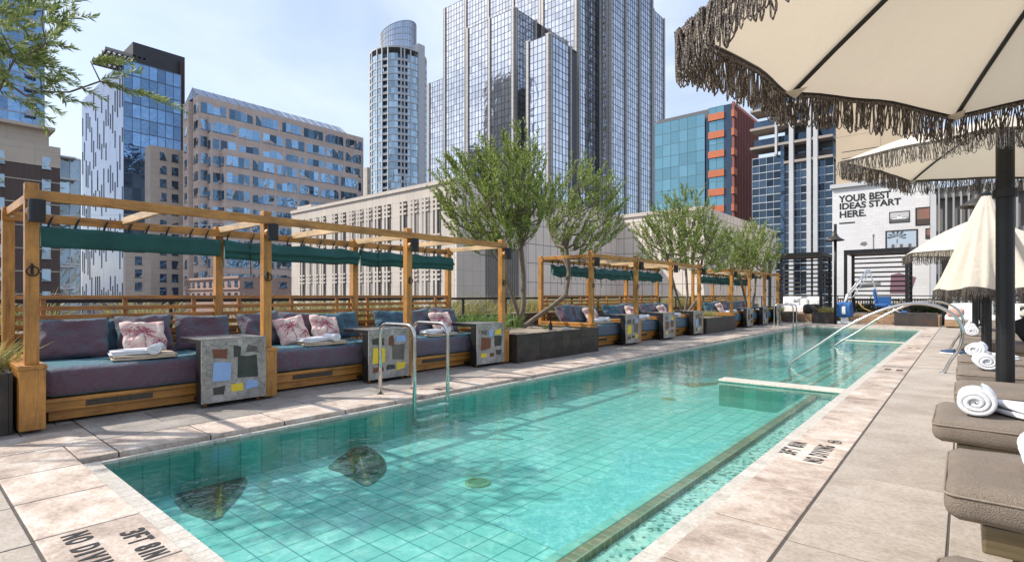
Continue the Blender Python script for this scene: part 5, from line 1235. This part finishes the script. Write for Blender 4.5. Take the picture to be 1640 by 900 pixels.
# --- far left brick apartments and blue condo
b=corner(-90,228,62,None,96,14); ap=bldg('brick_apartment_building','brown brick apartment building with beige top floor at far left',b)
brick=facade('brown_brick',(.085,.058,.05),.6,.2,.85,(.12,.09,.08),.015); tan=facade('tan_stucco',(.50,.42,.34),4,2.1,.85,(.38,.32,.26),.03)
dR=onx(96,b.x)[1]; zt=zat(237,dR); zb=zat(270,dR); mb=MB(); mb.box(b.x-12,b.x,b.y,b.yr,GZ,zb); part(mb,'wall',brick,ap); mb=MB(); mb.box(b.x-12.001,b.x+.06,b.y,b.yr+.05,zb,zt); mb.box(b.x-12,b.x-1.5,b.y,onx(82,b.x)[0],zt,zt+2.2); part(mb,'top_floor',tan,ap)
mb=MB(); mb.box(b.x-13,b.x-.5,b.y,onx(90,b.x)[0],zt+2.2,zt+2.6); z=zb-2.0; k=0
while z>-12:
    q_=MB(); q_.fb(b.fx,0,b.yr-b.y+.02,z-.06,z+.06,.001,.05); part(q_,'floor_band',tan,ap); z-=2.9
part(mb,'roof_slab',tan,ap); rc_=[]; z=zt-3.0; yR=b.yr
while z>-14:
    for u0,u1 in ((-60,-50),(-30,-18),(-1,8),(67,82)): rc_.append((b.fx,onx(u0,b.x)[0]-b.y,onx(u1,b.x)[0]-b.y,z,z+1.5,.07))
    z-=2.9
windows(ap,rc_,gPale)
mb=MB(); MM=MB(); y0_=b.yr+.1; y1_=onx(129,b.x-1)[0]; fr=frX(b.x-1,y0_); zt3=zat(252,onx(115,b.x)[1]); curtain(fr,0,y1_-y0_,GZ,zt3,1.4,2.9,mb,MM,.12,0,.25,.01,.1); part(mb,'balcony_glass',gPale,ap); 
z=zt3
while z>-14: MM.fb(fr,-.1,(y1_-y0_)*.7,z-.2,z,.1,1.3); MM.fb(fr,-.1,(y1_-y0_)*.7,z-2.7,z-1.9,1.25,1.3) if 0 else None; z-=2.9
part(MM,'balcony_slabs',condo,ap); mb=MB(); mb.box(b.x-12,b.x-1.1,y0_,y1_,GZ,zt3-.1); part(mb,'rear_wall',tan,ap)
b=corner(-120,-400,120,None,71,25); bc=bldg('blue_condo_tower','tall blue glass tower rising off the top left corner',b); b.z=120; mb=MB(); body(mb,b,ins=.3); part(mb,'core',MATS['core_grey'],bc); Gg=MB(); Mm=MB(); curtain(b.fx,0,b.dp,GZ,b.z,2.4,3.3,Gg,Mm,.12,0,.3,.006,.12); part(Gg,'curtain_wall',gBlue,bc)
z=GZ; ya=onx(40,b.x)[0]-b.y; yb2=onx(58,b.x)[0]-b.y
while z<b.z: Mm.fb(b.fx,ya,yb2,z,z+.3,.1,1.6); Mm.fb(b.fx,ya,yb2,z+.3,z+1.3,1.5,1.55); z+=3.3
part(Mm,'slab_edges',pm('white_slab_edge',(.35,.38,.42),(.4,.42,.46),1,.5),bc)
# --- teal and orange building D
b=corner(1172,166,115,1050,1212); D_=bldg('teal_orange_tower','teal glass office block with orange bands and dark red side',b)
mb=MB(); body(mb,b,ins=.3); part(mb,'core',MATS['core_grey'],D_)
aL=ony(1130,b.y)[0]-b.xl; aM=ony(1135,b.y)[0]-b.xl; Gg=MB(); Mm=MB(); curtain(b.fy,0,aL,GZ,b.z-1,2.,2.7,Gg,Mm,.06,.5,.10,.003,.06); curtain(b.fy,aM,b.w-1.7,GZ,b.z,1.7,2.7,Gg,Mm,.06,0,.10,.003,.06); part(Gg,'curtain_wall',gTeal,D_); part(Mm,'mullions',pm('teal_mullion',(.10,.2,.22),(.12,.22,.25),1,.4),D_)
mb=MB(); mb.fb(b.fy,aL,aM,GZ,b.z-2,-.2,.2); mb.fb(b.fy,b.w-1.7,b.w-.01,GZ,b.z,-.2,.02); part(mb,'dark_recess',gNavy,D_)
opm=facade('orange_panel',(.50,.15,.07))
for v in (187,216,247,278,308,335): zz=zat(v,ony(1150,b.y)[1]); mb=MB(); mb.fb(b.fy,aM,b.w-1.5,zz-.75,zz+.75,.08,.4); mb.fb(b.fx,-.4,1.7,zz-.75,zz+.75,.02,.6); part(mb,'orange_band',opm,D_)
mb=MB(); mb.fb(b.fx,0,b.dp,GZ,b.z+.2,.001,.05); part(mb,'red_side',facade('dark_red',(.16,.055,.045)),D_); mb=MB(); k=0
while k*1.1<b.dp: mb.fb(b.fx,k*1.1,k*1.1+.35,GZ,b.z+.4,.051,.5); k+=1
part(mb,'red_fins',facade('red_fin',(.26,.09,.07)),D_)
# --- unfinished tower E
b=corner(1335,150,95,1205,1345); E_=bldg('unfinished_glass_tower','dark blue glass tower with white vertical fins and open unfinished upper floors',b)
A_=lambda u:ony(u,b.y)[0]-b.xl; b.z=zat(150,95); zlow=zat(252,ony(1228,b.y)[1]); zopen=zat(262,ony(1270,b.y)[1])
mb=MB(); mb.box(b.xl+.3+A_(1251),b.x-.3,b.y+1.5,b.yr+6,GZ,b.z); mb.box(b.xl+.3,b.x-.4,b.y+1.,b.yr+6,GZ,zlow); part(mb,'core',MATS['core_dark'] if 'core_dark' in MATS else MATS['core_grey'],E_)
Gg=MB(); Mm=MB(); curtain(b.fy,0,A_(1251),GZ,zlow,1.3,1.45,Gg,Mm,.05,0,.14,.008,.10); curtain(b.fy,A_(1257),b.w,GZ,zopen,1.3,1.45,Gg,Mm,.05,0,.14,.008,.10)
part(Gg,'curtain_wall',gNavy,E_); part(Mm,'white_spandrel_lines',pm('pale_spandrel',(.42,.47,.5),(.5,.53,.55),1,.5),E_)
Gg=MB(); z=zopen
mb=MB()
while z<b.z: mb.fb(b.fy,-.2 if z>zlow else A_(1257),b.w,z,z+.45,-4,.9); Gg.fb(b.fy,0,b.w,z+.6,z+2.2,-1.2,-1.1); z+=3.6
part(mb,'bare_floor_slabs',facade('raw_concrete',(.36,.31,.26)),E_); part(Gg,'upper_glazing',gNavy,E_)
mb=MB()
for u0,u1 in ((1243,1246.5),(1265.5,1272.5),(1293.6,1300.4),(1304,1311)): mb.fb(b.fy,A_(u0),A_(u1),zlow if u0<1250 else GZ,b.z,.15,1.0)
part(mb,'white_fins',facade('pale_fin',(.52,.52,.52)),E_); mb=MB(); mb.fb(b.fy,A_(1251.3),A_(1257),GZ,zlow+2,.0,.6); part(mb,'dark_strip',gDark,E_)
# --- mural building M
wtile=facade('white_wall_tile',(.70,.68,.66),.55,.28,.6,(.60,.585,.57),.015,.5)
YM=56.; xl=ony(1333,YM)[0]; xr=ony(1489,YM)[0]; d0=ony(1333,YM)[1]; d1=ony(1489,YM)[1]; zT=zat(303,d0); b=Bx(); b.x,b.y=xl,YM
M__=bldg('mural_building','building side painted white with a large slogan and pictures',b)
mb=MB(); mb.box(xl,xr,YM,YM+14,GZ,zT); part(mb,'wall',wtile,M__)
frM=frY(xl,YM); A_=lambda u:ony(u,YM)[0]-xl
def ZM(u,v): return zat(v,ony(u,YM)[1])
mb=MB(); mb.box(xl-.15,xr,YM-.25,YM+1,zT+.001,zT+.35); part(mb,'coping',condo,M__)
mb=MB(); xr2=ony(1440,YM)[0]; mb.box(xl+.05,xr2+1.,YM+1.5,YM+13,zT,zT+9.5); part(mb,'upper_wall',facade('stained_stucco',(.50,.40,.28),5,3.0,.85),M__)
mb=MB(); [mb.fb(frM,.6+k*.0,A_(1420),zT+1.+k*.6,zT+1.05+k*.6,-1.0,-.9) for k in range(5)]; part(mb,'roof_railing',blackm,M__)
def mtext(body,u,vb,vt,uend):
    hgt=ZM(u,vt)-ZM(u,vb); m_=text_mb(body,hgt/.70,.030*hgt/.7,1.)
    wd=max(v[0] for v in m_.v); hy=max(v[1] for v in m_.v); want=A_(uend)-A_(u); m_=xf(m_,Matrix.Diagonal((want/wd,hgt*.93/hy,1,1)))
    xf(m_,basis((xl+A_(u),YM-.02,ZM(u,vb)),(1,0,0),(0,0,1),(0,-1,0))); part(m_,'painted_lettering',blackpaint,M__)
mtext('YOUR BEST',1344,324.5,313,1427); mtext('IDEAS START',1344,336,325.5,1443); mtext('HERE.',1344,349,338,1387)
mb=MB(); mb.fb(frM,A_(1344),A_(1369),ZM(1344,359),ZM(1344,357),.005,.02); part(mb,'painted_rule',blackpaint,M__)
def picture(u0,u1,v0,v1,fn,nm='mural_picture'):
    a0,a1=A_(u0),A_(u1); z1,z0=ZM(u0,v0),ZM(u0,v1)
    mb=MB(); t=(z1-z0)*.06; mb.fb(frM,a0,a1,z0,z0+t,.004,.03); mb.fb(frM,a0,a1,z1-t,z1,.004,.03); mb.fb(frM,a0,a0+t,z0+t,z1-t,.004,.03); mb.fb(frM,a1-t,a1,z0+t,z1-t,.004,.03); f_=part(mb,'picture_frame',blackpaint,M__)
    n=28; mb=MB(); C=[]
    for i in range(n+1):
        for j in range(n+1):
            mb.v.append((xl+a0+t+(a1-a0-2*t)*i/n,YM-.012,z0+t+(z1-z0-2*t)*j/n)); C.append(fn(i/n,j/n))
    for i in range(n):
        for j in range(n): mb.f.append((i*(n+1)+j,(i+1)*(n+1)+j,(i+1)*(n+1)+j+1,i*(n+1)+j+1))
    part(mb,nm,picm,M__,cols=C)
def boat(x,y):
    if y<.32: return (.10,.10,.10)
    if abs(x-.5)<.12+ (.25 if y<.42 else 0) and y<.55: return (.75,.73,.7)
    if abs(x-.5)<.02 and y<.75: return (.1,.1,.1)
    return (.32,.31,.32) if y<.5 else (.52,.50,.50)
def brownp(x,y): return (.20+.1*x,.13,.10) if y>.35 else (.07,.05,.045)
def beach(x,y):
    for k in range(7):
        a=R(-20+k*35); cx_,cy_=.35,.72; dx,dy=x-cx_,y-cy_; r=math.hypot(dx,dy)
        if r<.32 and abs(math.atan2(dy,dx)-((a+math.pi)%(2*math.pi)-math.pi))<.16: return (.04,.05,.06)
    if abs(x-.38-.1*(y-.7))<.012 and .2<y<.72: return (.05,.05,.06)
    if y<.12: return (.06,.06,.07)
    if y<.3: return (.45,.48,.5) if math.sin(x*22)>-.2 else (.1,.1,.12)
    return (.42,.50,.58)
picture(1424,1457,340,358,boat); picture(1466,1491,333,362,brownp); picture(1418,1470,370,403,beach); picture(1482,1491,366,383,brownp); picture(1481,1491,388,398,brownp)
gry=flat('mural_grey',(.20,.19,.19)); mb=MB()
P_=lambda u,v:(xl+A_(u),YM-.012,ZM(u,v))
mb.prism([P_(1377,392),P_(1380,388),P_(1387,387),P_(1389,391),P_(1384,394)],(0,-.01,0)); mb.prism([P_(1398,377),P_(1399.5,377),P_(1399.5,399),P_(1398,399)],(0,-.01,0)); mb.prism([P_(1397,379),P_(1398,375),P_(1400,375),P_(1400.5,379)],(0,-.014,0)); mb.prism([P_(1372,462),P_(1410,458),P_(1410,452),P_(1372,455)],(0,-.01,0)); part(mb,'painted_lamp_and_shelf',gry,M__)
mb=MB(); mb.prism([P_(1425,470),P_(1427,440),P_(1440,437),P_(1467,444),P_(1458,470)],(0,-.01,0)); part(mb,'painted_cushion',flat('mural_purple',(.22,.11,.14)),M__)
# --- slatted parking structure
b=Bx(); b.x,b.y=ony(1488,54)[0]+.1,54.; Gp=bldg('slatted_garage','grey garage screened with vertical metal slats, right of mural',b); zG=zat(296,ony(1488,54)[1]); mb=MB(); mb.box(b.x,b.x+40,54.6,70,GZ,zG-.5); part(mb,'wall',facade('garage_concrete',(.17,.16,.15)),Gp)
mb=MB(); z=-8
while z<zG: mb.box(b.x,b.x+40,54.1,54.6,z,z+.8); z+=3.4
part(mb,'floor_slabs',facade('garage_slab',(.26,.25,.23)),Gp); mb=MB(); k=0
while k*.45<40: mb.box(b.x+k*.45,b.x+k*.45+.12,53.9,54.05,-8,zG); k+=1
part(mb,'slats',pm('grey_slat',(.30,.29,.27),(.36,.34,.32),1,.5),Gp); mb=MB(); mb.box(b.x-.02,b.x+.35,53.8,54.0,GZ,zG); part(mb,'corner_post',condo,Gp)
# --- small far building between rose office and condo
b=corner(588,268,300,583,594); fb_=bldg('distant_cream_block','tiny cream block between rose office and round tower',b); mb=MB(); body(mb,b); part(mb,'wall',tan,fb_); windows(fb_,[(b.fx,1,b.dp-1,b.z-5*k-4,b.z-5*k-2,.02) for k in range(1,9)],gDark)
b=corner(196,430,260,150,203); fb_=bldg('distant_glass_block','low distant block between the apartments and glass hotel',b); mb=MB(); body(mb,b); part(mb,'wall',facade('distant_grey',(.28,.30,.33)),fb_); windows(fb_,[(b.fy,2,b.w-2,b.z-5*k-3,b.z-5*k,.02) for k in range(1,7)],gPale)
